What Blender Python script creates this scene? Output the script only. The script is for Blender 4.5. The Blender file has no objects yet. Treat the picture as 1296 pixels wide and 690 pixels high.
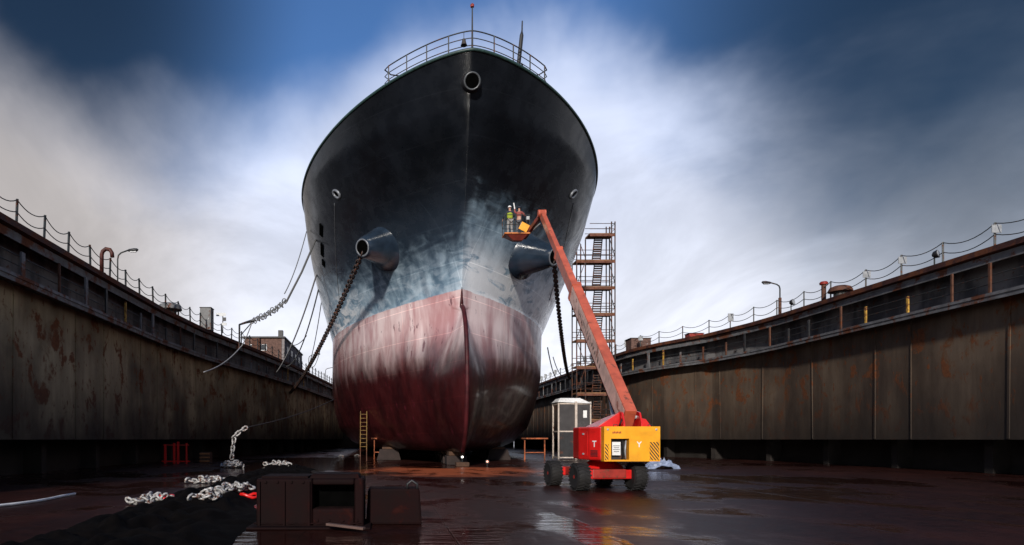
import bpy, bmesh, math, random
from mathutils import Vector, Matrix, Quaternion
R = math.radians
sc = bpy.context.scene
random.seed(11)
# ------------------------------------------------------------------ camera
CAMZ = 1.9
cd = bpy.data.cameras.new('camera'); cam = bpy.data.objects.new('camera', cd)
sc.collection.objects.link(cam); sc.camera = cam
cam.location = (0, 0, CAMZ); cam.rotation_euler = (R(90), 0, 0)
cd.sensor_width = 36; cd.lens = 36*800/1296
cd.shift_x = (648-490)/1296; cd.shift_y = (556-345)/1296
cd.clip_start = .1; cd.clip_end = 5000
# ------------------------------------------------------------------ sky and sun
SUN_EL, SUN_AZ = 22, 194          # azimuth from north (+Y) clockwise: behind the camera, a little to the left
w = bpy.data.worlds.new('World'); sc.world = w; w.use_nodes = True
class NT:
    def __init__(s, tree): s.t = tree; s.n = tree.nodes; s.l = tree.links
    def new(s, ty, **kw):
        n = s.n.new(ty)
        for k, v in kw.items(): setattr(n, k, v)
        return n
    def put(s, sock, v):
        if isinstance(v, bpy.types.NodeSocket): s.l.new(v, sock)
        elif v is not None:
            if sock.type == 'RGBA' and len(v) == 3: v = (*v, 1)
            sock.default_value = v
    def math(s, op, a, b=None, c=None, clamp=False):
        n = s.new('ShaderNodeMath', operation=op, use_clamp=clamp)
        s.put(n.inputs[0], a)
        if b is not None: s.put(n.inputs[1], b)
        if c is not None: s.put(n.inputs[2], c)
        return n.outputs[0]
    def vmath(s, op, a, b=None):
        n = s.new('ShaderNodeVectorMath', operation=op); s.put(n.inputs[0], a)
        if b is not None: s.put(n.inputs[1], b)
        return n.outputs['Value'] if op in ('DOT_PRODUCT', 'LENGTH') else n.outputs[0]
    def mix(s, f, a, b):
        n = s.new('ShaderNodeMix', data_type='RGBA'); s.put(n.inputs[0], f); s.put(n.inputs[6], a); s.put(n.inputs[7], b); return n.outputs[2]
    def mulc(s, a, b, f=1.0):
        n = s.new('ShaderNodeMix', data_type='RGBA', blend_type='MULTIPLY'); s.put(n.inputs[0], f); s.put(n.inputs[6], a); s.put(n.inputs[7], b); return n.outputs[2]
    def ss(s, v, lo, hi, a=0.0, b=1.0):
        n = s.new('ShaderNodeMapRange', interpolation_type='SMOOTHSTEP'); s.put(n.inputs[0], v)
        for i, q in enumerate((lo, hi, a, b)): s.put(n.inputs[i+1], q)
        return n.outputs[0]
    def noise(s, vec, scale, detail=6, rough=.55, dist=0.0):
        n = s.new('ShaderNodeTexNoise'); s.put(n.inputs['Vector'], vec); n.inputs['Scale'].default_value = scale
        n.inputs['Detail'].default_value = detail; n.inputs['Roughness'].default_value = rough; n.inputs['Distortion'].default_value = dist
        return n.outputs['Fac']
    def mapping(s, vec, sc_=(1, 1, 1), loc=(0, 0, 0), rot=(0, 0, 0)):
        n = s.new('ShaderNodeMapping'); s.put(n.inputs[0], vec); n.inputs[1].default_value = loc; n.inputs[2].default_value = rot; n.inputs[3].default_value = sc_
        return n.outputs[0]
    def sep(s, v):
        n = s.new('ShaderNodeSeparateXYZ'); s.put(n.inputs[0], v); return n.outputs
    def comb(s, x, y, z):
        n = s.new('ShaderNodeCombineXYZ'); s.put(n.inputs[0], x); s.put(n.inputs[1], y); s.put(n.inputs[2], z); return n.outputs[0]
def build_sky():
    t = NT(w.node_tree); t.n.clear()
    d = t.vmath('NORMALIZE', t.new('ShaderNodeTexCoord').outputs['Generated'])
    X, Y, Z = t.sep(d)[:3]
    def blob(px, py, inner, outer):
        c = Vector(((px-490)/800, 1, (556-py)/800)).normalized()
        return t.ss(t.vmath('DOT_PRODUCT', d, tuple(c)), math.cos(R(outer)), math.cos(R(inner)))
    zz = t.math('ADD', t.math('MAXIMUM', Z, 0.0), .38)
    plane = t.comb(t.math('DIVIDE', X, zz), t.math('DIVIDE', Y, zz), 0.0)
    wisp = t.noise(t.mapping(plane, (1.7, 1.5, 1), (4.3, 1.2, 0), (0, 0, R(8))), 1.0, 5, .52, .5)
    fine = t.noise(t.mapping(plane, (4.2, 3.4, 1), (1, 7, 0), (0, 0, R(-7))), 1.0, 5, .6, .3)
    soft = t.noise(d, 3.2, 4, .5, .4)
    cover = t.math('MULTIPLY', wisp, .85)
    cover = t.math('ADD', cover, t.math('MULTIPLY', fine, .22))
    cover = t.math('ADD', cover, t.math('MULTIPLY', soft, .58))
    cover = t.math('SUBTRACT', cover, t.ss(Z, .34, .66, 0, .85))
    cover = t.math('SUBTRACT', cover, t.math('MULTIPLY', blob(1150, 60, 0, 24), .48))
    cover = t.math('SUBTRACT', cover, t.math('MULTIPLY', blob(210, 40, 0, 19), .34))
    cover = t.math('SUBTRACT', cover, t.math('MULTIPLY', blob(20, -20, 1, 16), .10))
    cover = t.math('ADD', cover, t.math('MULTIPLY', blob(650, 330, 2, 30), .16))
    cover = t.math('ADD', cover, t.ss(Z, .42, .10, 0, .30))
    F = t.ss(cover, .06, .74)
    cl = t.mix(t.ss(Z, .02, .5), (1.0, 1.02, 1.10), (.72, .80, 1.02))
    cl = t.mix(t.math('MULTIPLY', blob(-20, 290, 2, 22), .8), cl, (.52, .46, .41))      # greyer, warmer cloud in the west
    cl = t.mix(t.math('MULTIPLY', blob(1420, 90, 4, 23), .8), cl, (.085, .12, .17))    # slate cloud in the east
    lump = t.ss(t.noise(t.mapping(plane, (1.9, 1.8, 1), (9, 2, 0)), 1.0, 6, .6, .5), .35, .7, .80, 1.12)
    cl = t.mulc(cl, t.comb(lump, lump, lump))
    behind = t.ss(Y, -.25, .15, .42, 1.0)      # unseen sky behind the viewer, dimmed to cut the fill light
    cl = t.mulc(cl, t.comb(behind, behind, behind))
    sky = t.new('ShaderNodeTexSky', sky_type='NISHITA', sun_disc=False, sun_elevation=R(SUN_EL), sun_rotation=R(SUN_AZ), air_density=1.3, dust_density=.3, ozone_density=3)
    dark = t.math('MAXIMUM', blob(1330, 20, 6, 28), blob(30, -20, 2, 20))
    clear = t.mulc(sky.outputs[0], t.mix(dark, (.75, 1.05, 1.5), (.17, .22, .28)))
    b1 = t.new('ShaderNodeBackground'); t.put(b1.inputs[0], clear); b1.inputs[1].default_value = .085
    b2 = t.new('ShaderNodeBackground'); t.put(b2.inputs[0], cl); b2.inputs[1].default_value = 1.0
    m = t.new('ShaderNodeMixShader'); t.put(m.inputs[0], F); t.l.new(b1.outputs[0], m.inputs[1]); t.l.new(b2.outputs[0], m.inputs[2])
    o = t.new('ShaderNodeOutputWorld'); t.l.new(m.outputs[0], o.inputs[0])
build_sky()
sd = bpy.data.lights.new('sun', 'SUN'); sd.energy = 4.2; sd.angle = R(3); sd.color = (1, .94, .86)
sun = bpy.data.objects.new('sun', sd); sc.collection.objects.link(sun)
az = R(SUN_AZ); el = R(SUN_EL)
sv = Vector((math.sin(az)*math.cos(el), math.cos(az)*math.cos(el), math.sin(el)))
sun.rotation_euler = (-sv).to_track_quat('-Z', 'Y').to_euler()
vs = sc.view_settings; vs.view_transform = 'Standard'; vs.look = 'None'; vs.gamma = 1; vs.exposure = 0; vs.use_curve_mapping = False

# ------------------------------------------------------------------ helpers
F = 800.0
def P(px, py, Y): return Vector(((px-490)/F*Y, Y, CAMZ+(556-py)/F*Y))
def link(o): sc.collection.objects.link(o); return o
def tag(o, label=None, cat=None, group=None, kind=None):
    if label: o['label'] = label
    if cat: o['category'] = cat
    if group: o['group'] = group
    if kind: o['kind'] = kind
    return o
def empty(name, loc=(0, 0, 0), label=None, cat=None, group=None, rz=0):
    o = link(bpy.data.objects.new(name, None)); o.location = loc; o.rotation_euler = (0, 0, rz); o.empty_display_size = .3
    return tag(o, label, cat, group)
def copy_tree(o, parent=None):
    c = link(o.copy()); c.parent = parent
    for ch in o.children: copy_tree(ch, c)
    return c
class MB:
    def __init__(s): s.v = []; s.f = []
    def add(s, vs_, fs):
        b = len(s.v); s.v += [Vector(v) for v in vs_]; s.f += [tuple(i+b for i in f) for f in fs]; return s
    def box(s, c, d, m=None, taper=1.0):
        x, y, z = d[0]/2, d[1]/2, d[2]/2; vs_ = []
        for k, tz in ((-z, 1), (z, taper)):
            for a, b in ((-x, -y), (x, -y), (x, y), (-x, y)):
                p = Vector((a*tz, b*tz, k)); vs_.append((m @ p if m else p)+Vector(c))
        return s.add(vs_, [(3, 2, 1, 0), (4, 5, 6, 7), (0, 1, 5, 4), (1, 2, 6, 5), (2, 3, 7, 6), (3, 0, 4, 7)])
    def beam(s, a, b, wd, ht, up=(0, 0, 1)):
        a = Vector(a); b = Vector(b); d = (b-a); L = d.length; d.normalize(); up = Vector(up)
        x = d.cross(up)
        if x.length < 1e-4: x = d.cross(Vector((0, 1, 0)))
        x.normalize(); z = x.cross(d)
        m = Matrix((x, d, z)).transposed()
        return s.box((a+b)/2, (wd, L, ht), m)
    def tube(s, pts, r, n=8, closed=False, caps=True):
        pts = [Vector(p) for p in pts]; N = len(pts); rs = r if isinstance(r, (list, tuple)) else [r]*N
        base = len(s.v); prev = None
        for i, p in enumerate(pts):
            if closed: tng = (pts[(i+1) % N]-pts[i-1])
            else: tng = pts[min(i+1, N-1)]-pts[max(i-1, 0)]
            tng.normalize()
            if prev is None:
                a = Vector((0, 0, 1)) if abs(tng.z) < .9 else Vector((1, 0, 0)); u = tng.cross(a).normalized()
            else:
                u = prev-tng*prev.dot(tng)
                u = u.normalized() if u.length > 1e-5 else tng.orthogonal().normalized()
            prev = u; v = tng.cross(u)
            for k in range(n):
                an = 2*math.pi*k/n; s.v.append(p+(u*math.cos(an)+v*math.sin(an))*rs[i])
        for i in range(N if closed else N-1):
            j = (i+1) % N
            for k in range(n):
                k2 = (k+1) % n; s.f.append((base+i*n+k, base+i*n+k2, base+j*n+k2, base+j*n+k))
        if caps and not closed:
            s.f.append(tuple(base+k for k in reversed(range(n)))); s.f.append(tuple(base+(N-1)*n+k for k in range(n)))
        return s
    def lathe(s, a, axis, prof, n=24, closed=False):
        """prof: list of (distance along axis, radius)"""
        a = Vector(a); ax = Vector(axis).normalized(); u = ax.orthogonal().normalized(); v = ax.cross(u); base = len(s.v)
        for h, r in prof:
            for k in range(n):
                an = 2*math.pi*k/n; s.v.append(a+ax*h+(u*math.cos(an)+v*math.sin(an))*max(r, 1e-4))
        M_ = len(prof)
        for i in range(M_ if closed else M_-1):
            j = (i+1) % M_
            for k in range(n):
                k2 = (k+1) % n; s.f.append((base+i*n+k, base+i*n+k2, base+j*n+k2, base+j*n+k))
        if not closed:
            s.f.append(tuple(base+k for k in reversed(range(n)))); s.f.append(tuple(base+(M_-1)*n+k for k in range(n)))
        return s
    def prism(s, poly, z0, z1):
        n = len(poly); base = len(s.v)
        s.v += [Vector((x, y, z0)) for x, y in poly]+[Vector((x, y, z1)) for x, y in poly]
        s.f.append(tuple(base+i for i in reversed(range(n)))); s.f.append(tuple(base+n+i for i in range(n)))
        for i in range(n):
            j = (i+1) % n; s.f.append((base+i, base+j, base+n+j, base+n+i))
        return s
    def link(s, c, d, side, L, W, r, n=10):
        c = Vector(c); d = Vector(d).normalized(); side = Vector(side); side = (side-d*side.dot(d)).normalized(); pts = []
        for k in range(n):
            an = 2*math.pi*(k+.5)/n
            pts.append(c+d*(math.cos(an)*W/2+math.copysign((L-W)/2, math.cos(an)))+side*math.sin(an)*W/2)
        return s.tube(pts, r, 6, closed=True)
    def chain(s, pts, L=.5, W=.3, r=.06):
        pts = [Vector(p) for p in pts]; acc = 0; i = 0; pos = pts[0].copy(); step = L-2.2*r; k = 0; seg = 0; t = 0.0
        lens = [(pts[j+1]-pts[j]).length for j in range(len(pts)-1)]; tot = sum(lens)
        dist = step/2
        while dist < tot:
            a = 0; q = dist
            while a < len(lens)-1 and q > lens[a]: q -= lens[a]; a += 1
            d = (pts[a+1]-pts[a]).normalized(); c = pts[a]+d*q
            h = Vector((0, 0, 1)).cross(d)
            if h.length < .05: h = Vector((1, 0, 0))
            h.normalize(); v = d.cross(h)
            s.link(c, d, (h+v*.35) if k % 2 else (v-h*.35), L, W, r, 8)
            dist += step; k += 1
        return s
    def build(s, name, mat, parent=None, smooth=False, bevel=0, fix=True, bseg=2):
        me = bpy.data.meshes.new(name); me.from_pydata([tuple(v) for v in s.v], [], s.f); me.validate()
        if fix or bevel:
            bm = bmesh.new(); bm.from_mesh(me)
            if fix: bmesh.ops.recalc_face_normals(bm, faces=bm.faces)
            if bevel:
                es = [e for e in bm.edges if len(e.link_faces) == 2 and e.calc_face_angle() > R(35)]
                bmesh.ops.bevel(bm, geom=es, offset=bevel, segments=bseg, affect='EDGES', profile=.6, clamp_overlap=True)
            bm.to_mesh(me); bm.free()
        if smooth:
            me.polygons.foreach_set('use_smooth', [True]*len(me.polygons))
            if smooth != 'all': me.set_sharp_from_angle(angle=R(38))
        me.materials.append(mat)
        o = link(bpy.data.objects.new(name, me)); o.parent = parent
        return o
def lerp(a, b, t): return a+(b-a)*t
def sag(a, b, s, n=24, pw=1):
    a = Vector(a); b = Vector(b); out = []
    for i in range(n+1):
        t = i/n; p = a.lerp(b, t); p.z -= s*4*t*(1-t); out.append(p)
    return out

# ------------------------------------------------------------------ materials
MATS = {}
def pbr(name, col, rough=.6, metal=0.0, spec=.5, var=.25, vscale=3.0, rust=0.0, rustcol=(.11, .035, .015), bump=.15, coat=0.0, stretch=(1, 1, 1), rscale=1.6, dirt=0.0, roughvar=.12, space='Object'):
    if name in MATS: return MATS[name]
    m = bpy.data.materials.new(name); m.use_nodes = True; t = NT(m.node_tree); bs = t.n['Principled BSDF']
    v = t.new('ShaderNodeTexCoord').outputs['Object']
    if space == 'World': v = t.new('ShaderNodeNewGeometry').outputs['Position']
    v = t.mapping(v, stretch)
    n1 = t.noise(v, vscale, 7, .6)
    k = t.ss(n1, .25, .75, 1-var, 1+var)
    c = t.mulc((*col, 1), t.comb(k, k, k))
    ro = t.math('ADD', t.math('MULTIPLY', n1, roughvar*2), rough-roughvar, clamp=True)
    if dirt:
        n3 = t.noise(v, vscale*.6, 8, .7, .6); c = t.mix(t.math('MULTIPLY', t.ss(n3, .45, .7), dirt), c, (.02, .016, .013))
    if rust:
        n2 = t.noise(v, rscale, 9, .68, .4); f = t.ss(n2, .62-rust*.35, .70-rust*.3)
        rc = t.mix(t.noise(v, rscale*6, 4), tuple(x*.45 for x in rustcol), tuple(min(1, x*1.6) for x in rustcol))
        c = t.mix(f, c, rc); ro = t.math('ADD', ro, t.math('MULTIPLY', f, .25), clamp=True)
    t.put(bs.inputs['Base Color'], c); t.put(bs.inputs['Roughness'], ro)
    bs.inputs['Metallic'].default_value = metal; bs.inputs['Specular IOR Level'].default_value = spec; bs.inputs['Coat Weight'].default_value = coat; bs.inputs['Coat Roughness'].default_value = .15
    if bump:
        b = t.new('ShaderNodeBump'); b.inputs['Strength'].default_value = bump; b.inputs['Distance'].default_value = .02
        t.put(b.inputs['Height'], t.noise(v, vscale*4, 6, .6)); t.l.new(b.outputs[0], bs.inputs['Normal'])
    MATS[name] = m; return m
def emit(name, col, s):
    m = bpy.data.materials.new(name); m.use_nodes = True; b = m.node_tree.nodes['Principled BSDF']
    b.inputs['Emission Color'].default_value = (*col, 1); b.inputs['Emission Strength'].default_value = s; b.inputs['Base Color'].default_value = (*col, 1); return m

black_steel = pbr('black_steel', (.018, .018, .02), .5, .0, .4, .3, rust=.12, rscale=1.2)
dark_rail = pbr('dark_rail', (.03, .035, .035), .55, 0, .4, .3, rust=.25, rscale=4)
rust_steel = pbr('rust_steel', (.09, .04, .025), .8, 0, .3, .45, rust=.3)
yellow_worn = pbr('yellow_worn', (.42, .24, .04), .65, 0, .4, .35, rust=.42, rscale=5)
red_worn = pbr('red_worn', (.28, .02, .012), .5, 0, .5, .3, rust=.25, rscale=4)
red_paint = pbr('red_paint', (.60, .012, .01), .32, 0, .5, .12, 2, rust=.0, coat=.35, bump=.03, dirt=.25)
yellow_paint = pbr('yellow_paint', (.85, .36, .01), .35, 0, .5, .10, 2, coat=.3, bump=.03, dirt=.22)
boom_paint = pbr('boom_paint', (.50, .105, .055), .42, 0, .5, .22, 1.5, rust=.12, rustcol=(.16, .05, .03), coat=.1, bump=.05, dirt=.3)
boom_lit_face = pbr('boom_lit_face_paint', (.80, .52, .42), .45, 0, .5, .22, 2.5, rust=.2, rustcol=(.3, .1, .06), bump=.05, dirt=.2)  # boom's sunlit left side, brightness put into the colour
tyre_m = pbr('tyre_rubber', (.014, .013, .013), .75, 0, .3, .3, 6, dirt=.3)
white_galv = pbr('white_galvanised', (.78, .78, .78), .42, 0, .5, .2, 8, bump=.1, rust=.12, rscale=7)
concrete = pbr('old_concrete', (.03, .02, .018), .85, 0, .3, .3, 2, dirt=.6)
timber = pbr('timber', (.07, .035, .02), .8, 0, .3, .35, 3, stretch=(1, 6, 1), dirt=.4)
rope_m = pbr('rope_fibre', (.10, .10, .10), .85, 0, .3, .3, 20, bump=.3)
pale_rope = pbr('pale_rope_fibre', (.28, .28, .29), .85, 0, .3, .3, 20, bump=.3)
brick_m = pbr('weathered_brick', (.13, .075, .06), .9, 0, .3, .4, 5, dirt=.4)
render_m = pbr('grey_render', (.22, .20, .20), .9, 0, .3, .2, 2, dirt=.4)
galv = pbr('galvanised_steel', (.34, .35, .36), .5, .3, .5, .25, 5)
glass_dark = pbr('dark_window_glass', (.03, .035, .04), .12, 0, .7, .2, 1, bump=0)
white_paint = pbr('white_paint', (.75, .74, .72), .5, 0, .5, .15, 4, dirt=.2)
grey_box = pbr('grey_paint', (.14, .14, .14), .6, 0, .4, .3, 3, rust=.3)

def floor_mat():
    m = bpy.data.materials.new('wet_steel_floor'); m.use_nodes = True; t = NT(m.node_tree); bs = t.n['Principled BSDF']
    p = t.new('ShaderNodeNewGeometry').outputs['Position']
    big = t.noise(p, .10, 5, .55, .8); med = t.noise(t.mapping(p, (1, .7, 1), (7, 3, 0)), .45, 7, .6, .6); fine = t.noise(p, 3.0, 8, .65)
    wet = t.ss(t.math('ADD', t.math('MULTIPLY', big, .55), t.math('MULTIPLY', med, .5)), .49, .60)
    x0, y0, z0 = t.sep(p)[:3]
    def pud(cx, cy, rx, ry):
        a = t.math('DIVIDE', t.math('SUBTRACT', x0, cx), rx); b_ = t.math('DIVIDE', t.math('SUBTRACT', y0, cy), ry)
        q = t.math('SQRT', t.math('ADD', t.math('MULTIPLY', a, a), t.math('MULTIPLY', b_, b_))); q = t.math('ADD', q, t.math('MULTIPLY', t.math('SUBTRACT', med, .5), 2.2)); return t.ss(q, 1.05, .85)
    wet = t.math('MAXIMUM', wet, t.math('MAXIMUM', pud(-6.0, 50, 5.5, 18), t.math('MAXIMUM', pud(4.0, 13.0, .5, 3.5), pud(-2.6, 11.5, 1.2, 3))))
    c = t.mix(t.ss(fine, .3, .7), (.009, .0024, .0017), (.028, .0075, .005))
    c = t.mix(t.ss(med, .42, .66), c, (.040, .011, .0075))
    # uneven rust-orange strip in front of the bow
    x, y, z = t.sep(p)[:3]
    dx = t.math('DIVIDE', t.math('SUBTRACT', x, 4.2), 7.5); dy = t.math('DIVIDE', t.math('SUBTRACT', y, 38.0), 6.5)
    rr = t.math('SQRT', t.math('ADD', t.math('MULTIPLY', dx, dx), t.math('MULTIPLY', dy, dy)))
    rr = t.math('ADD', rr, t.math('MULTIPLY', t.math('SUBTRACT', med, .5), 1.8))
    sl = t.ss(rr, 1.0, .5)
    c = t.mix(t.math('MULTIPLY', sl, .85), c, (.42, .10, .035))
    # plate joints
    bx = t.math('ABSOLUTE', t.math('SUBTRACT', t.math('FRACT', t.math('DIVIDE', t.math('ADD', x, 100.7), 3.0)), .5))
    by = t.math('ABSOLUTE', t.math('SUBTRACT', t.math('FRACT', t.math('DIVIDE', y, 7.5)), .5))
    jt = t.math('MAXIMUM', t.ss(bx, .492, .497), t.ss(by, .4965, .4985))
    c = t.mix(t.math('MULTIPLY', jt, .6), c, (.01, .006, .005))
    t.put(bs.inputs['Base Color'], t.mulc(c, t.mix(wet, (1, 1, 1, 1), (.6, .55, .55, 1))))
    ro = t.mix(wet, (.42, .42, .42), (.10, .10, .10))
    rn = t.math('ADD', t.sep(ro)[0], t.math('MULTIPLY', t.math('SUBTRACT', fine, .5), .16), clamp=True)
    t.put(bs.inputs['Roughness'], rn)
    t.put(bs.inputs['Specular IOR Level'], t.ss(wet, 0, 1, .16, .42))
    b = t.new('ShaderNodeBump'); b.inputs['Distance'].default_value = .03
    hh = t.math('ADD', t.math('MULTIPLY', fine, t.math('SUBTRACT', 1.0, wet)), t.math('MULTIPLY', t.noise(t.mapping(p, (.5, 1.6, 1)), 2.2, 4, .55, .4), 1.8))
    hh = t.math('SUBTRACT', hh, jt)
    t.put(b.inputs['Height'], hh); b.inputs['Strength'].default_value = .35
    t.l.new(b.outputs[0], bs.inputs['Normal'])
    return m

def wall_mat(name, warm, seed):
    m = bpy.data.materials.new(name); m.use_nodes = True; t = NT(m.node_tree); bs = t.n['Principled BSDF']
    p = t.mapping(t.new('ShaderNodeNewGeometry').outputs['Position'], (1, 1, 1), (seed, seed*2, 0))
    streak = t.noise(t.mapping(p, (1, 1, .22)), .42, 8, .6); streak2 = t.noise(t.mapping(p, (1, 1, .05)), 4.5, 5, .6)
    cl = t.noise(p, .23, 4, .5); blot = t.noise(t.mapping(p, (1, 1, .8)), .75, 10, .66, .3); spot = t.noise(t.mapping(p, (1, 1, .55)), 2.6, 8, .62)
    base = t.mix(t.ss(cl, .35, .65), (.12, .095, .062) if warm else (.070, .050, .038), (.34, .28, .18) if warm else (.120, .088, .064))
    base = t.mulc(base, t.mix(t.ss(streak, .3, .7), (.62, .57, .53), (1.3, 1.28, 1.22)))
    base = t.mulc(base, t.mix(t.ss(streak2, .35, .65), (.93, .92, .9), (1.04, 1.04, 1.04)))
    rust = t.mix(t.noise(p, 6.0, 5, .6), (.040, .014, .007), (.22, .075, .025))
    f = t.math('MAXIMUM', t.ss(blot, .555, .61), t.ss(spot, .60, .65))
    run = t.math('MULTIPLY', t.ss(blot, .47, .60), t.ss(streak, .48, .58))
    base = t.mix(t.math('MULTIPLY', run, .75), base, (.11, .05, .022))
    base = t.mix(f, base, rust)
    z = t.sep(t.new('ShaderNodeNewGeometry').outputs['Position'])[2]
    low_shade = t.math('MULTIPLY', t.ss(t.math('ADD', z, t.math('MULTIPLY', streak, 3.5)), 8.2, 3.0), .9)   # soft shade painted into the lower plating
    base = t.mix(low_shade, base, (.022, .017, .014))
    t.put(bs.inputs['Base Color'], base); t.put(bs.inputs['Roughness'], t.ss(blot, .3, .7, .55, .85)); bs.inputs['Specular IOR Level'].default_value = .3
    b = t.new('ShaderNodeBump'); b.inputs['Distance'].default_value = .05; b.inputs['Strength'].default_value = .5
    hh = t.math('ADD', t.noise(t.mapping(p, (1, 1, .5)), .8, 4, .5), t.math('MULTIPLY', f, .12)); t.put(b.inputs['Height'], hh); t.l.new(b.outputs[0], bs.inputs['Normal'])
    return m
def gallery_mat():
    m = bpy.data.materials.new('gallery_plating'); m.use_nodes = True; t = NT(m.node_tree); bs = t.n['Principled BSDF']
    p = t.new('ShaderNodeNewGeometry').outputs['Position']
    a = t.noise(t.mapping(p, (1, 1, .4)), .55, 7, .6); b = t.noise(p, 2.0, 8, .65)
    c = t.mix(t.ss(a, .4, .6), (.05, .05, .056), (.16, .155, .155)); c = t.mix(t.ss(b, .58, .66), c, (.09, .035, .02))
    t.put(bs.inputs['Base Color'], c); bs.inputs['Roughness'].default_value = .7; bs.inputs['Specular IOR Level'].default_value = .3
    return m
def hull_mat():
    m = bpy.data.materials.new('ship_paint'); m.use_nodes = True; t = NT(m.node_tree); bs = t.n['Principled BSDF']
    p = t.new('ShaderNodeTexCoord').outputs['Object']; x, y, z = t.sep(p)[:3]
    WL = CAMZ+10.35
    edge = t.math('ADD', z, t.math('MULTIPLY', t.math('SUBTRACT', t.noise(p, 2.0, 4), .5), .16))
    red_f = t.ss(edge, WL+.03, WL-.03)
    # topside: blue-black, with sky glare painted in as blue-grey and white patches above the waterline
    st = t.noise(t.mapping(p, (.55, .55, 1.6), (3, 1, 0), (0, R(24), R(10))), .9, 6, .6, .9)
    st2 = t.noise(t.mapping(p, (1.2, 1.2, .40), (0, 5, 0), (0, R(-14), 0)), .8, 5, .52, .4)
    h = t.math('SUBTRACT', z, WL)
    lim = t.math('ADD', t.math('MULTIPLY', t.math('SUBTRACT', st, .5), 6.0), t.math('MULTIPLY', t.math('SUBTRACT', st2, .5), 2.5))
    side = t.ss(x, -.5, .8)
    sky_glare = t.ss(t.math('SUBTRACT', t.math('ADD', t.math('MULTIPLY', lim, .7), t.math('ADD', t.math('MULTIPLY', t.ss(y, 12, 22), 2.2), t.math('ADD', 1.5, t.math('MULTIPLY', side, 2.6)))), h), -2.6, 2.0)
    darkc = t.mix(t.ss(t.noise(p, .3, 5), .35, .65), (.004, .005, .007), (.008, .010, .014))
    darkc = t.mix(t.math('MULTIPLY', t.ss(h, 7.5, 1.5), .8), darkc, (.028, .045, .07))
    paint = t.mix(t.ss(st2, .30, .70), (.13, .22, .31), (.38, .52, .63))  # blue-grey and white stand in for reflected sky
    paint = t.mix(t.math('MULTIPLY', t.ss(t.math('ADD', st, t.math('MULTIPLY', side, .14)), .44, .60), t.math('MULTIPLY', t.ss(h, 4.5, .8), t.math('MAXIMUM', t.ss(y, 12, 20), t.math('ADD', t.math('MULTIPLY', side, .75), .2)))), paint, (.86, .88, .90))  # white part of the painted sky glare
    top = t.mix(t.math('MULTIPLY', sky_glare, .97), darkc, paint)
    # antifouling: oxide red, with the sky highlight painted in as chalky pink runs
    r1 = t.noise(t.mapping(p, (1, 1, .30)), .6, 7, .55, .3); r2 = t.noise(t.mapping(p, (1, 1, .5)), .55, 6, .6)
    redc = t.mix(t.ss(r2, .35, .65), (.022, .004, .005), (.050, .008, .009))
    chalk_glare = t.math('ADD', t.math('MULTIPLY', t.math('SUBTRACT', r1, .5), 1.8), t.math('MULTIPLY', t.math('SUBTRACT', r2, .5), 2.6))
    chalk_glare = t.math('MULTIPLY', t.ss(t.math('ADD', h, chalk_glare), -5.6, -1.6), t.ss(y, 24, 7, .5, .97))
    redc = t.mix(chalk_glare, redc, t.mix(t.ss(r1, .35, .65), (.46, .22, .22), (.82, .64, .62)))
    fl = t.ss(t.noise(t.mapping(p, (1, 1, .35), (4, 2, 0)), 2.1, 6, .6), .63, .67)
    redc = t.mix(t.math('MULTIPLY', fl, .8), redc, (.09, .012, .02))
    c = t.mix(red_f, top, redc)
    # plate seams
    def line(v, per, wd):
        q = t.math('ABSOLUTE', t.math('SUBTRACT', t.math('FRACT', t.math('DIVIDE', v, per)), .5)); return t.ss(q, .5-wd/per, .5-wd*.4/per)
    seams = t.math('MAXIMUM', line(z, 2.35, .035), line(y, 5.5, .03))
    c = t.mulc(c, t.mix(t.math('MULTIPLY', seams, .5), (1, 1, 1), (1.9, 1.8, 1.7)))
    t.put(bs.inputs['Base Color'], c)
    ro = t.math('ADD', t.ss(t.noise(p, 1.2, 6, .6), .3, .7, .16, .36), t.math('MULTIPLY', red_f, .12))
    t.put(bs.inputs['Roughness'], ro); t.put(bs.inputs['Specular IOR Level'], t.math('MINIMUM', t.ss(h, -6.5, -1.5, .22, .6), t.ss(h, 5.0, 9.5, .6, .16))); t.put(bs.inputs['Coat Weight'], t.math('ADD', .12, t.math('MULTIPLY', red_f, .12))); bs.inputs['Coat Roughness'].default_value = .12
    b = t.new('ShaderNodeBump'); b.inputs['Distance'].default_value = .05; b.inputs['Strength'].default_value = .25
    hh = t.math('ADD', t.noise(t.mapping(p, (1, 1, 1)), .55, 3, .45), t.math('MULTIPLY', seams, .12)); hh = t.math('ADD', hh, t.math('MULTIPLY', t.noise(p, 6, 5), .05))
    hh = t.math('ADD', hh, t.math('MULTIPLY', t.math('MULTIPLY', t.math('SINE', t.math('MULTIPLY', y, 7.85)), t.math('SINE', t.math('MULTIPLY', z, 2.67))), .09))
    t.put(b.inputs['Height'], hh); t.l.new(b.outputs[0], bs.inputs['Normal'])
    return m
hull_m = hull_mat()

# ------------------------------------------------------------------ ground
g = MB().add([(-900, -300, 0), (900, -300, 0), (900, 1800, 0), (-900, 1800, 0)], [(0, 1, 2, 3)]).build('dock_floor', floor_mat()); tag(g, kind='structure')

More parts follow.
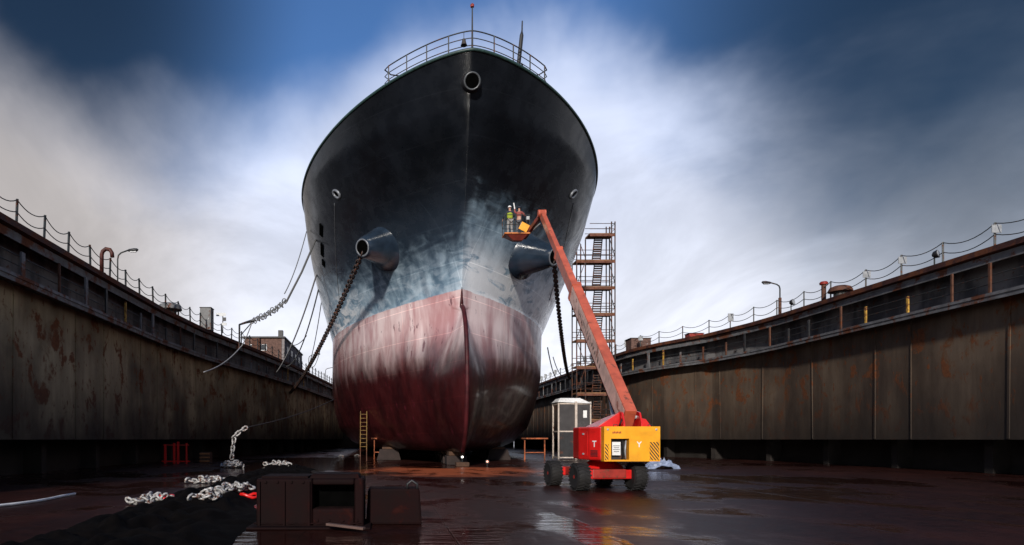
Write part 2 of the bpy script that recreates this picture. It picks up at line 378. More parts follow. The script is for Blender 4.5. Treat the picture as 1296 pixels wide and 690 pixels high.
# ------------------------------------------------------------------ dock walls
TOP = CAMZ+10; LEDGE = CAMZ+7.45
def offset_path(path, d):
    """shift the plan path sideways by d (positive = +X)"""
    out = []
    for i, (x, y) in enumerate(path):
        a = Vector(path[max(i-1, 0)]); b = Vector(path[min(i+1, len(path)-1)]); t = (b-a).normalized(); out.append((x+t.y*d, y-t.x*d))
    return out
def along(path, dist):
    a = 0
    for i in range(len(path)-1):
        p = Vector(path[i]); q = Vector(path[i+1]); L = (q-p).length
        if dist <= a+L: return p.lerp(q, (dist-a)/L), (q-p).normalized()
        a += L
    return Vector(path[-1]), (Vector(path[-1])-Vector(path[-2])).normalized()
def path_len(path): return sum((Vector(path[i+1])-Vector(path[i])).length for i in range(len(path)-1))
def sweep(mb, path, prof):
    """prof: closed list of (offset, z)"""
    cols = [offset_path(path, o) for o, z in prof]; n = len(prof); base = len(mb.v)
    for i in range(len(path)):
        for k in range(n): mb.v.append(Vector((cols[k][i][0], cols[k][i][1], prof[k][1])))
    for i in range(len(path)-1):
        for k in range(n):
            j = (k+1) % n; mb.f.append((base+i*n+k, base+i*n+j, base+(i+1)*n+j, base+(i+1)*n+k))
    mb.f.append(tuple(base+k for k in range(n))); mb.f.append(tuple(base+(len(path)-1)*n+k for k in reversed(range(n))))
    return mb
def dense(path, step=3.0):
    L = path_len(path); n = int(L/step); return [tuple(along(path, L*i/n)[0]) for i in range(n+1)]
LP = dense([(-17, 6), (-17, 30), (-17, 48), (-16.4, 57), (-14.4, 70), (-12.5, 85), (-9.8, 116), (-9.5, 150)])
RP = dense([(31.3, 6), (31.3, 53), (30.2, 60), (27.6, 67), (26.7, 73), (27.1, 92), (27.2, 150)])
gal_m = gallery_mat()
dark_lip = pbr('ledge_steel', (.13, .13, .135), .6, 0, .4, .35, 1.5, rust=.35, rscale=.8, space='World')
roof_edge = pbr('deck_edge_rust', (.05, .018, .014), .7, 0, .3, .4, 2, rust=.5, rscale=.7, space='World')
plinth_m = pbr('plinth_dark', (.02, .016, .014), .8, 0, .3, .4, 1, space='World')  # even near-black for plinth, buttresses and gate
hollow_m = pbr('opening_shade', (.002, .002, .002), 1.0, spec=0, bump=0)  # shade inside openings, painted as flat black faces
def dock_wall(path, s, label, warm, seed):
    """s = direction away from the dock basin (+1 right wall, -1 left wall)"""
    root = empty('dock_wall', (0, 0, 0), label, 'dock wall')
    f = sweep(MB(), path, [(s*.95, CAMZ-.02), (s*.95, LEDGE-.02), (s*7.95, LEDGE-.02), (s*7.95, CAMZ-.02)])
    # vertical butt straps and stiffener ribs on the plating
    L = path_len(path); d = 2.0; rnd = random.Random(seed)
    while d < L-1:
        c, tg = along(path, d); nrm = Vector((tg.y, -tg.x))*s; q = c+nrm*.93
        wv = rnd.choice((.05, .07, .12)); lean = rnd.uniform(-.12, .12)
        a = Vector((q.x, q.y, CAMZ+.03)); b = Vector((q.x+tg.x*lean, q.y+tg.y*lean, LEDGE-.03))
        f.beam(a, b, wv, .05, up=(nrm.x, nrm.y, 0)); d += rnd.choice((2.9, 3.6, 5.2, 6.1))
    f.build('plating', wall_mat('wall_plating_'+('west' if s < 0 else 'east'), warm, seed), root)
    sweep(MB(), path, [(0, LEDGE), (0, LEDGE+.16), (s*2.3, LEDGE+.16), (s*2.3, LEDGE)]).build('ledge', dark_lip, root)
    sweep(MB(), path, [(s*.05, LEDGE-.22), (s*.05, LEDGE-.004), (s*.12, LEDGE-.004), (s*.12, LEDGE-.22)]).build('ledge_flange', dark_lip, root)
    sweep(MB(), path, [(s*1.25, LEDGE+.17), (s*1.25, TOP-.38), (s*2.2, TOP-.38), (s*2.2, LEDGE+.17)]).build('gallery_bulkhead', gal_m, root)
    sweep(MB(), path, [(0, TOP-.30), (0, TOP), (s*8, TOP), (s*8, TOP-.36), (s*.35, TOP-.36)]).build('top_deck', roof_edge, root)
    sweep(MB(), path, [(s*.25, TOP-.78), (s*.25, TOP-.37), (s*.33, TOP-.37), (s*.33, TOP-.78)]).build('deck_girder', dark_lip, root)
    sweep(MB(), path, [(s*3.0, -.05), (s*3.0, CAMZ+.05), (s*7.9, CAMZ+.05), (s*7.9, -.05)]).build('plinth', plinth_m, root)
    for h in (.5, .95):
        mb = MB(); pth = offset_path(path, s*.22); mb.tube([(x, y, LEDGE+.16+h) for x, y in pth], .028, 6); mb.build('gallery_handrail', dark_rail, root)
    k = 0; d = 1.2
    while d < L-2:
        c, tg = along(path, d); nrm = Vector((tg.y, -tg.x))*s
        p = c+nrm*.16; wv, mat = ((.13, yellow_worn), (.10, rust_steel), (.22, black_steel), (.14, dark_lip), (.12, rust_steel), (.3, dark_lip), (.16, black_steel))[rnd.randrange(7)]
        hgt = TOP-.8-LEDGE-.16 if rnd.random() < .55 else rnd.uniform(.8, 1.4)
        mb = MB().beam((p.x, p.y, LEDGE+.165), (p.x, p.y, LEDGE+.165+hgt), wv, .1, up=(nrm.x, nrm.y, 0))
        mb.build('stanchion', mat, root); d += rnd.uniform(2.2, 3.4); k += 1
    # recessed buttresses under the overhang
    d = 3
    while d < L-2:
        c, tg = along(path, d); nrm = Vector((tg.y, -tg.x))*s; p = c+nrm*2.5
        MB().beam((p.x, p.y, .01), (p.x, p.y, CAMZ-.03), .5, 1.0, up=(nrm.x, nrm.y, 0)).build('buttress', plinth_m, root); d += 6.5
    return root
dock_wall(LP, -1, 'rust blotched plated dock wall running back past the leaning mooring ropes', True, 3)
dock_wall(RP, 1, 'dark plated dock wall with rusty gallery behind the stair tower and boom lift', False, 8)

gt = empty('dock_gate', (8, 151, 0), 'dark steel gate closing the far end of the dock behind the ship', 'dock gate')
MB().box((0, 0, 5.8), (44, 2, 11.6)).build('gate_plating', plinth_m, gt)
for k in range(9): MB().box((-18+4.5*k, -1.2, 5.8), (.5, .38, 11.5)).build('rib', plinth_m, gt)
def railing(path, s, label, seed, start=0.0, sp=2.5, plates=False):
    rnd = random.Random(seed); root = empty('safety_railing', (0, 0, 0), label, 'railing'); pth = offset_path(path, s*.35); L = path_len(pth)
    d = start; posts = []
    while d < min(L-1, 122):
        c, tg = along(pth, d); lean = rnd.uniform(-.05, .05); hh = 1.3*rnd.uniform(.94, 1.05)
        top = Vector((c.x+lean*.6, c.y+lean, TOP+hh)); bot = Vector((c.x, c.y, TOP+.002)); posts.append((bot, top))
        mb = MB().beam(bot, top, .09, .09); mb.box(bot+Vector((0, 0, .02)), (.22, .22, .03)); po = mb.build('post', dark_rail, root)
        if plates and rnd.random() < .55:
            MB().box(top+Vector((.0, -.08, -.35)), (.5, .03, .42 if rnd.random() < .5 else .7)).build('notice_plate', galv, po)
        d += sp*rnd.uniform(.92, 1.08)
    for fr, sg in ((.97, .34), (.52, .30)):
        for i in range(len(posts)-1):
            a = posts[i][0].lerp(posts[i][1], fr); b = posts[i+1][0].lerp(posts[i+1][1], fr)
            MB().tube(sag(a, b, sg*rnd.uniform(.75, 1.2), 8), .026, 5, caps=False).build('chain', dark_rail, root, smooth='all')
    return root
railing(LP, -1, 'sagging chain railing on thin posts along the top of the rust blotched wall', 5, start=1.1)
railing(RP, 1, 'railing with drooping chains and small plates above the dark wall behind the boom lift', 9, start=2.2, sp=3.1, plates=True)

# ------------------------------------------------------------------ the ship
XC = 5.15
def interp(tab, z):
    if z <= tab[0][0]: return tab[0][1:]
    for a, b in zip(tab, tab[1:]):
        if z <= b[0]:
            t = (z-a[0])/(b[0]-a[0]); return tuple(lerp(p, q, t) for p, q in zip(a[1:], b[1:]))
    return tab[-1][1:]
#        zr    ys    L     B    n   m
TAB = [(-.9, 46.5, 33, 7.8, 2, 1.0), (-.3, 45.9, 32.5, 9.3, 2, 1.0), (1.2, 45.4, 32, 10.7, 2, 1.0), (3, 44.9, 31, 11.1, 2, 1.0), (6, 44.2, 28, 11.2, 2, .96), (8, 43.9, 27.2, 11.15, 2, .98), (10.4, 43.5, 27, 11.1, 2, 1.0),
       (13, 42.8, 24, 11.7, 2, .97), (15.5, 41.8, 21, 12.2, 2, .91), (18, 40.6, 18.5, 12.45, 2, .84), (20.5, 39.2, 16.8, 12.5, 2, .76), (23.4, 38.0, 16, 12.3, 2, .70)]
def main_b(y, zr):
    ys, L, B, n, m = interp(TAB, zr); t = min(1, (y-ys)/L)
    return B*(1-(1-t)**n)**m if t > 0 else 0.0
def bulb_ys(zr):
    q = (zr-4.1)/5.1
    return 43.9-3.3*math.sqrt(1-q*q) if abs(q) < 1 else 1e9
def bulb_b(y, zr):
    q = (zr-4.1)/5.1
    if abs(q) >= 1: return 0.0
    wd = 2.3*((1-q**1.5) if q > 0 else math.sqrt(1-q*q)); t = (y-bulb_ys(zr))/10
    return wd*(1-(1-min(1, t))**2)**.8 if t > 0 else 0.0
def hull_b(y, zr):
    a = main_b(y, zr); b = bulb_b(y, zr); return (a**2.2+b**2.2)**(1/2.2)
def ztop(y): return max(19.6, 23.4-.2*(y-38)+ (.0018*(y-38)**2 if y < 60 else .0018*484))
def ystart(zr): return min(interp(TAB, zr)[0], bulb_ys(zr))
YEND = 160
NV, NU = 90, 110
rows = []
for i in range(NV+1):
    v = i/NV; row = []
    for j in range(NU+1):
        u = j/NU
        s_ = 45*u**1.9 if u <= .9 else 45*.9**1.9+(u-.9)/.1*(YEND-38-45*.9**1.9-7)
        zr = lerp(-.9, 23.4, v)
        for _ in range(5):
            y = ystart(zr)+s_; zr = lerp(-.9, ztop(y), v)
        row.append((hull_b(y, zr), y, zr))
    rows.append(row)
ship = empty('cargo_ship', (XC, 38, 0), 'towering black hulled ship with pink highlighted red underbody, bow on in dry dock', 'ship')
def L_(v): return Vector((v[0], v[1]-38, v[2]+CAMZ))       # ship-local coordinates
mb = MB(); n = NU+1
for sgn in (-1, 1):
    base = len(mb.v)
    for row in rows:
        for b, y, z in row: mb.v.append(L_((sgn*b, y, z)))
    for i in range(NV):
        for j in range(NU):
            a = base+i*n+j; q = (a, a+1, a+n+1, a+n); mb.f.append(q if sgn > 0 else q[::-1])
b0 = rows[0]
base = len(mb.v)
for b, y, z in b0: mb.v += [L_((-b, y, z)), L_((b, y, z))]
for j in range(NU): mb.f.append((base+2*j, base+2*j+2, base+2*j+3, base+2*j+1))
tr = [r[-1] for r in rows]; base = len(mb.v)
for b, y, z in tr: mb.v += [L_((-b, y, z)), L_((b, y, z))]
for i in range(NV): mb.f.append((base+2*i, base+2*i+1, base+2*i+3, base+2*i+2))
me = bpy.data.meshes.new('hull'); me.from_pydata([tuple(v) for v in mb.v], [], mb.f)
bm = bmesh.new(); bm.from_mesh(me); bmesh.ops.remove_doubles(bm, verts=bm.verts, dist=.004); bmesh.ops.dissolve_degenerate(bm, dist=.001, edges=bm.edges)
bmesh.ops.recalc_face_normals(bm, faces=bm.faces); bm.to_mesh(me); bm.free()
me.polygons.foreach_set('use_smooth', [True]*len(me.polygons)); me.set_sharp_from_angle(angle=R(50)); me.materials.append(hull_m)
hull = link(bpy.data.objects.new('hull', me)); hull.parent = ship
# deck one metre below the bulwark top
mb = MB(); base = 0; top = rows[-1]
for b, y, z in top: mb.v += [L_((-max(b-.9, 0), y+1.0, z-1.0)), L_((max(b-.9, 0), y+1.0, z-1.0))]
for j in range(NU): mb.f.append((2*j, 2*j+2, 2*j+3, 2*j+1))
mb.build('deck', rust_steel, ship)
# capping rail on the bulwark, stem bar
cap = pbr('cap_rail_green', (.02, .05, .045), .5, 0, .5, .3, 4)
pts = [L_((-b, y, z+.03)) for b, y, z in reversed(top) if y < 80]+[L_((b, y, z+.03)) for b, y, z in top[1:] if y < 80]
MB().tube(pts, .11, 6).build('cap_rail', cap, ship, smooth='all')
def stem_mat():
    m = bpy.data.materials.new('stem_paint'); m.use_nodes = True; t = NT(m.node_tree); bs = t.n['Principled BSDF']
    p = t.new('ShaderNodeTexCoord').outputs['Object']; z = t.sep(p)[2]; n1 = t.noise(p, 1.5, 6, .6)
    c = t.mix(t.ss(z, CAMZ+10.4, CAMZ+10.33), (.005, .007, .011), (.045, .006, .008)); k = t.ss(n1, .3, .7, .6, 1.5); c = t.mulc(c, t.comb(k, k, k))
    t.put(bs.inputs['Base Color'], c); bs.inputs['Roughness'].default_value = .55; bs.inputs['Specular IOR Level'].default_value = .25; return m
pts = [L_((0, ystart(z)+.06, z)) for z in [lerp(-.9, 10.5, i/70) for i in range(71)]]
MB().tube(pts, [.15 if p.z-CAMZ < 9 else lerp(.15, .03, (p.z-CAMZ-9)/1.6) for p in pts], 14).build('stem_bar', stem_mat(), ship, smooth='all')
def hull_point(sgn, y, zr): return Vector((sgn*hull_b(y, zr), y, zr))
def hull_frame(sgn, y, zr):
    p = hull_point(sgn, y, zr); a = hull_point(sgn, y+.05, zr)-p; b = hull_point(sgn, y, zr+.05)-p
    nrm = a.cross(b).normalized()
    if nrm.x*sgn < 0: nrm = -nrm
    return p, nrm, a.normalized(), b.normalized()
def y_for(b, zr):
    y = ystart(zr)
    while hull_b(y, zr) < b and y < 90: y += .02
    return y
# anchor bolsters (bulging hawse pipes)
bol_m = pbr('bolster_paint', (.015, .026, .043), .22, 0, .6, .3, 1.2, bump=.1)
for sgn in (-1, 1):
    m_ = Vector((sgn*6.95, 45.7, 13.85 if sgn < 0 else 13.2)); yb = y_for(5.0, 14.6); b_ = Vector((sgn*5.2, yb+.8, m_.z+.75)); ax = (m_-b_); Lb = ax.length
    prof = [(0, 1.85), (Lb*.12, 1.55), (Lb*.3, 1.34), (Lb*.5, 1.16), (Lb*.72, .95), (Lb*.88, .80), (Lb*.95, .74), (Lb, .66)]
    bo = MB().lathe(L_(b_), ax, prof, 40).build('anchor_bolster', bol_m, ship, smooth=True)
    rim = [(Lb-.05+.08*math.cos(a), .57+.08*math.sin(a)) for a in [k*math.pi/5 for k in range(10)]]
    MB().lathe(L_(b_), ax, rim, 40, closed=True).build('rim', pbr('rim_steel', (.16, .17, .19), .4, .2, .6, .2, 3), bo, smooth='all')
    MB().lathe(L_(b_), ax, [(Lb+.006, .0), (Lb+.008, .53)], 30).build('pipe_mouth_shade', hollow_m, bo)
# openings in the bulwark
def ring_opening(px_side, y, zr, r, name, wd=.09, aspect=1.0, rm=None):
    p, nrm, ta, tb = hull_frame(px_side, y, zr); mb = MB(); pts = []
    for k in range(28):
        a = 2*math.pi*k/28; pts.append(L_(p)+ta*math.cos(a)*r*aspect+tb*math.sin(a)*r+nrm*.04)
    mb.tube(pts, wd, 8, closed=True); o = mb.build(name, rm or bol_m, ship, smooth='all')
    mb = MB(); mb.add([q+nrm*.012-nrm*.02 for q in pts], [tuple(range(28))]); mb.build('opening_shade_face', hollow_m, o)
    return o
lit = pbr('fairlead_steel', (.16, .17, .19), .35, .2, .6, .2, 3)
# centre-line chock, on the blunt stem
zc = 21.9; yc = ystart(zc)
mb = MB(); ring = [(.06*math.cos(a), .46+.06*math.sin(a)) for a in [k*math.pi/6 for k in range(12)]]
axis = Vector((0, -1, -.35)); base_p = L_((0, yc+.25, zc)); ch = MB().lathe(base_p, axis, [(.0, .62), (.45, .56), (.62, .50)], 32).build('centre_chock', black_steel, ship, smooth=True)
MB().lathe(base_p+axis.normalized()*.62, axis, ring, 32, closed=True).build('rim', pbr('chock_rim', (.07,.075,.08), .35, .2, .6), ch, smooth='all')
MB().lathe(base_p+axis.normalized()*.63, axis, [(0, .0), (.004, .43)], 30).build('opening_shade_face', hollow_m, ch)
for sgn in (-1, 1): ring_opening(sgn, y_for(8.95, 18.6), 18.6, .33, 'fairlead', .10, .9, lit)
for yy, zz_, ln in ((y_for(10.6, 17.3), 17.3, 1.2), (y_for(10.7, 16.2), 16.2, 1.4), (y_for(10.7, 15.4), 15.4, .7)):
    p, nrm, ta, tb = hull_frame(-1, yy, zz_)
    d = (ta*.85-tb*.5).normalized(); e = nrm.cross(d)
    m_ = Matrix((d, e, nrm)).transposed()
    MB().box(L_(p)+nrm*.02, (ln, .42, .10), m_).build('mooring_port_shade', hollow_m, ship, bevel=.03)
# rubbing seam lines in weld relief
for sgn in (-1, 1):
    pts = []
    for k in range(40):
        zr = lerp(18.2, 12.5, k/39); y = y_for(9.2+.25*math.sin(k/39*2), zr); p, nrm, _, _ = hull_frame(sgn, y, zr); pts.append(L_(p)+nrm*.015)
    MB().tube(pts, .028, 5).build('weld_seam', lit, ship, smooth='all')
# fo'c'sle railing
rr = empty('bow_railing', (0, 0, 0)); rr.parent = ship
edge = [(b, y, z) for b, y, z in top if b < 5.1]
side = [Vector((b, y+.25, z)) for b, y, z in edge]
full = [Vector((-p.x, p.y, p.z)) for p in reversed(side)]+side[1:]
acc = [0]
for a, b in zip(full, full[1:]): acc.append(acc[-1]+(b-a).length)
def at_len(d):
    for i in range(len(full)-1):
        if d <= acc[i+1]: return full[i].lerp(full[i+1], (d-acc[i])/(acc[i+1]-acc[i]+1e-9))
    return full[-1]
for hgt, r in ((1.32, .04), (.88, .028), (.44, .028)):
    pts = [at_len(acc[-1]*k/60)+Vector((0, 0, hgt)) for k in range(61)]
    a, b = pts[0], pts[-1]
    left = [a+Vector((.9, 1.0, -.1)), a+Vector((.15, .9, -.05)), a+Vector((-.25, .45, 0))]; right = [Vector((-q.x, q.y, q.z)) for q in reversed(left)]
    MB().tube([L_(q) for q in left+pts+right], r, 6).build('rail', dark_rail, rr, smooth='all')
for k in range(9):
    q = at_len(acc[-1]*k/8)
    if k != 4: MB().beam(L_(q+Vector((0, 0, -.3))), L_(q+Vector((0, 0, 1.32))), .07, .07).build('post', dark_rail, rr)
jk = MB().tube([L_((0, 38.25, 23.2)), L_((0, 38.25, 26.15))], [.07, .035], 8).build('jackstaff', dark_rail, ship)
MB().lathe(L_((0, 38.25, 26.1)), (0, 0, 1), [(0, .03), (.05, .11), (.18, .12), (.28, .03)], 12).build('truck', red_worn, jk, smooth=True)
be = MB().lathe(L_((-.5, 38.3, 24.28)), (0, 0, -1), [(0, .03), (.05, .10), (.22, .13), (.36, .17), (.42, .20)], 14).build('bell', pbr('bell_bronze', (.05, .04, .03), .5), ship, smooth=True)
MB().tube([L_((-.5, 38.3, 24.28)), L_((-.5, 38.3, 24.62))], .02, 5).build('hanger', dark_rail, be)
q = L_((3.0, 39.9, 22.2))
ds = MB().tube([q, q+Vector((.12, 0, 1.2)), q+Vector((.34, 0, 3.3)), q+Vector((.36, 0, 3.55)), q+Vector((.38, 0, 4.2))], [.15, .13, .12, .05, .04], 8).build('derrick_post', black_steel, ship)
MB().lathe(q+Vector((.33, -.1, 1.2)), (0, 0, 1), [(0, .02), (.1, .09), (.3, .02)], 8).build('block', dark_rail, ds)

# ------------------------------------------------------------------ blocks the ship sits on
kb = empty('keel_block', (XC, 47.5, 0), 'squat dark keel block under the bow of the ship', 'keel block', 'keel blocks under the centre line of the ship')
MB().box((0, 0, .34), (1.5, 1.7, .66)).build('base', concrete, kb, bevel=.03); MB().box((0, 0, .84), (1.2, 1.6, .3)).build('cap', timber, kb, bevel=.02)
for i in range(1, 5): c = copy_tree(kb); c.location = (XC, 47.5+3*i, 0)
sb = empty('side_block', (XC-5, 58, 0), 'dark bilge block in the shade beneath the ship', 'side block', 'bilge blocks either side of the keel')
MB().box((0, 0, .5), (2.2, 1.2, .98), taper=.75).build('base', concrete, sb, bevel=.03); MB().box((0, 0, 1.1), (1.2, 1.0, .2)).build('cap', timber, sb, bevel=.02)
for i in range(3):
    for s_ in (-1, 1):
        if i == 0 and s_ == -1: continue
        c = copy_tree(sb); c.location = (XC+s_*5, 58+5*i, 0)

# ------------------------------------------------------------------ scaffold stair tower
tw = empty('stair_tower', (21.5, 66, 0), 'tall rusty scaffold stair tower standing beside the ship', 'scaffold tower')
sf = pbr('scaffold_steel', (.13, .045, .025), .6, 0, .4, .4, 3, rust=.4, rscale=2)
plank_m = pbr('scaffold_boards', (.20, .10, .05), .8, 0, .3, .4, 2, stretch=(.3, 3, 1), dirt=.3)
sf_d = pbr('scaffold_tube', (.03, .022, .02), .5, .2, .4, .4, 3, rust=.4, rscale=3)
X0, X1, XM, Y0, Y1 = -1.95, 2.0, -1.05, -.8, .8
ztop_t = 23.2+.3
levels = [CAMZ+21.2-2.74*k for k in range(8)]
levels = [z for z in levels if z > 1.5]
for x in (X0, XM, 1.65, X1):
    for y in (Y0, Y1): MB().tube([(x, y, .01), (x, y, levels[0]+(1.25 if x > 1 else (-1.4 if x == X0 else -.6)))], .065, 6).build('standard', sf_d, tw)
for k, z in enumerate(levels):
    x0 = X0 if k else -.6
    MB().box(((x0+X1)/2, 0, z), (X1-x0, 1.55, .16)).build('platform', plank_m, tw, bevel=.01)
    mb = MB(); mb.beam((x0, -.83, z-.16), (X1, -.83, z-.16), .07, .22); mb.build('ledger', sf, tw)
    mb = MB()
    for y in (Y0, Y1):
        for h in (.5, 1.05): mb.tube([(x0, y, z+h), (X1, y, z+h)], .035, 5)
    for h in (.5, 1.05): mb.tube([(X1, Y0, z+h), (X1, Y1, z+h)], .025, 5)
    mb.build('guard_rail', sf_d, tw)
    zl = levels[k+1] if k+1 < len(levels) else 0
    st = MB()
    for x in (-.42, .42): st.beam((x+.1, -.7, zl+.05), (x+.75, .6, z-.05), .07, .22)
    nn = 10
    for i in range(1, nn):
        t = i/nn; st.box((lerp(.1, .75, t), lerp(-.7, .6, t), lerp(zl, z, t)), (.84, .26, .09))
    st.build('stair_flight', sf_d, tw)
    MB().tube([(X0, Y0-.04, zl+.2), (XM, Y0-.04, z-.1)] if k % 2 else [(XM, Y0-.04, zl+.2), (X0, Y0-.04, z-.1)], .035, 5).build('brace', sf_d, tw)
    MB().tube([(X1+.04, Y0, zl+.2), (X1+.04, Y1, z-.1)], .035, 5).build('brace', sf_d, tw)

# ------------------------------------------------------------------ boom lift
lift = empty('boom_lift', (8.5, 24.4, 0), 'red and yellow telescopic boom lift parked on the wet floor, boom raised', 'boom lift')
def LL(x, y, z=0): return Vector((x-8.5, y-24.4, z))
ch_rot = Matrix.Rotation(R(6), 3, 'Z')
def C_(x, y, z): return LL(8.05, 24.8)+ch_rot @ Vector((x, y, z))
mb = MB(); mb.box(C_(0, 0, .62), (1.3, 3.0, .34), ch_rot); mb.build('chassis', red_worn, lift, bevel=.04)
for sy in (-1.3, 1.3): MB().box(C_(0, sy, .60), (1.8, .36, .34), ch_rot).build('axle', red_paint, lift, bevel=.04)
MB().lathe(LL(8.35, 24.5, .78), (0, 0, 1), [(0, .78), (.1, .72), (.28, .50), (.36, .50)], 24).build('slew_ring', red_paint, lift, smooth=True)
def make_wheel(x, y):
    c = C_(x, y, .51); ax = ch_rot @ Vector((1, 0, 0)); sx = 1 if x > 0 else -1
    a = c-ax*.25
    wl = MB().lathe(a, ax, [(.02, .30), (0, .40), (.04, .48), (.10, .505), (.40, .505), (.46, .48), (.50, .40), (.48, .30)], 36)
    for k in range(22):
        for half in (0, 1):
            an = 2*math.pi*(k+.5*half)/22; r_ = ax.orthogonal().normalized(); q = Quaternion(ax, an); dr = q @ r_; tg = ax.cross(dr)
            m_ = Matrix(((ax*.95+tg*(.3 if half else -.3)).normalized(), tg, dr)).transposed()
            wl.box(c+ax*(.12 if half else -.12)+dr*.505, (.24, .06, .035), m_)
    w_ = wl.build('wheel', tyre_m, lift, smooth=True)
    MB().lathe(c+ax*sx*.15, ax*sx, [(0, .30), (.07, .29), (.03, .25), (.02, .14), (.07, .12), (.09, .02)], 24).build('rim', red_worn, w_, smooth=True)
for x, y in ((-1.08, -1.35), (1.08, -1.35), (-1.08, 1.35), (1.08, 1.35)): make_wheel(x, y)
ZB, ZT = 1.10, 2.36
hood = [(7.80, 23.12), (7.55, 23.6), (7.36, 24.3), (7.42, 25.2), (7.75, 25.7), (8.5, 25.75), (8.5, 23.12)]
MB().prism([tuple(LL(x, y)[:2]) for x, y in hood], ZB+.03, ZT+.01).build('engine_hood', red_paint, lift, bevel=.06)
hood2 = [(9.2, 23.12), (9.2, 25.75), (9.75, 25.7), (10.05, 25.1), (9.95, 23.12)]
MB().prism([tuple(LL(x, y)[:2]) for x, y in hood2], ZB+.03, ZT-.02).build('tank_hood', red_paint, lift, bevel=.06)
MB().box(LL(8.85, 24.4, ZB+.12), (.72, 2.5, .2)).build('turntable', red_worn, lift, bevel=.02)
# counterweight with a real recess
mb = MB(); xs = [7.82, 8.08, 8.70, 9.84]; y0, y1 = 22.78, 23.10
x_a, x_b = 8.07, 8.72; z_a, z_b = 1.16, 1.92
mb.box(LL((7.82+x_a)/2, (y0+y1)/2, (ZB+ZT)/2), (x_a-7.82, y1-y0, ZT-ZB))
mb.box(LL((x_b+9.84)/2, (y0+y1)/2, (ZB+ZT)/2), (9.84-x_b, y1-y0, ZT-ZB))
mb.box(LL((x_a+x_b)/2, (y0+y1)/2, (z_b+ZT)/2), (x_b-x_a, y1-y0, ZT-z_b))
mb.box(LL((x_a+x_b)/2, (y0+y1)/2, (ZB+z_a)/2), (x_b-x_a, y1-y0, z_a-ZB))
mb.build('counterweight', yellow_paint, lift)
rec = MB().box(LL((x_a+x_b)/2, y1-.03, (z_a+z_b)/2), (x_b-x_a+.02, .05, z_b-z_a+.02)).build('service_recess', black_steel, lift)
MB().box(LL(8.30, y0+.12, 1.56), (.30, .02, .48)).build('data_plate', white_paint, rec)
mb = MB()
for k in range(4): mb.box(LL(8.30, y0+.105, 1.66-.07*k), (.2 if k % 2 else .24, .006, .022))
mb.build('plate_text', black_steel, rec)
MB().tube([LL(8.52, y0+.1, 1.2), LL(8.55, y0+.08, 1.5), LL(8.52, y0+.1, 1.85)], .035, 6).build('hose', tyre_m, rec, smooth='all')
MB().tube([LL(8.63, y0+.1, 1.2), LL(8.60, y0+.08, 1.5), LL(8.64, y0+.1, 1.85)], .03, 6).build('hose', galv, rec, smooth='all')
def stripes(xa, xb, za, zb, name='hazard_stripes'):
    mb = MB(); stp = .11; k = -12
    for k in range(-14, 14):
        c0 = xa+k*stp
        pts = []
        # clip slanted band inside the rectangle by sampling
        nseg = 8
        for i in range(nseg+1):
            z = lerp(za, zb, i/nseg); xl = c0+(zb-z)*.8; xr = xl+.05; xl = min(max(xl, xa), xb); xr = min(max(xr, xa), xb); pts.append((xl, xr, z))
        for a, b in zip(pts, pts[1:]):
            if a[1]-a[0] > .004 or b[1]-b[0] > .004:
                v = [LL(a[0], y0-.004, a[2]), LL(a[1], y0-.004, a[2]), LL(b[1], y0-.004, b[2]), LL(b[0], y0-.004, b[2])]; mb.add(v, [(0, 1, 2, 3)])
    return mb.build(name, black_steel, lift, fix=False)
stripes(9.46, 9.80, ZB+.04, ZB+.70); stripes(7.84, 7.98, ZB+.04, ZB+.62)
def text(body, loc, size, mat, parent, name='marking', rot=(R(90), 0, 0), ext=.003, sx=1):
    cu = bpy.data.curves.new(name, 'FONT'); cu.body = body; cu.size = size; cu.extrude = ext; cu.align_x = 'CENTER'; cu.offset = size*.018
    o = bpy.data.objects.new('tmp', cu); link(o); dg = bpy.context.evaluated_depsgraph_get(); me_ = bpy.data.meshes.new_from_object(o.evaluated_get(dg)); bpy.data.objects.remove(o)
    me_.materials.clear(); me_.materials.append(mat); r = link(bpy.data.objects.new(name, me_)); r.location = loc; r.rotation_euler = rot; r.scale = (sx, 1, 1); r.parent = parent; return r
text('Y', LL(9.08, y0-.006, 1.62), .28, white_paint, lift)
text('T', LL(7.655, 23.36, 1.62), .32, white_paint, lift, rot=(R(90), 0, math.atan2(-.48, .25)), sx=1.0)
mb = MB()
for k in range(6): mb.box(LL(8.14+k*.055, y0-.004, 2.14+(.006 if k % 2 else 0)), (.036, .006, .07))
mb.build('stencil', red_worn, lift)
# riser cheek plates
A = Vector((8.93, 23.35, CAMZ+.72)); B = Vector((9.42, 38.5, CAMZ+13.75)); bd = (B-A).normalized()
for x in (8.62, 9.26):
    pl = [(22.95, ZT-.1), (22.95, ZT+.12), (23.15, ZT+.52), (23.42, ZT+.58), (25.2, ZT+.0), (25.2, ZT-.1)]
    mb = MB(); n0 = len(pl)
    vs_ = [LL(x-.03, y, z) for y, z in pl]+[LL(x+.03, y, z) for y, z in pl]
    mb.add(vs_, [tuple(range(n0)), tuple(range(2*n0-1, n0-1, -1))]+[(i, n0+i, n0+(i+1) % n0, (i+1) % n0) for i in range(n0)])
    mb.build('riser_plate', red_paint, lift, bevel=.012)
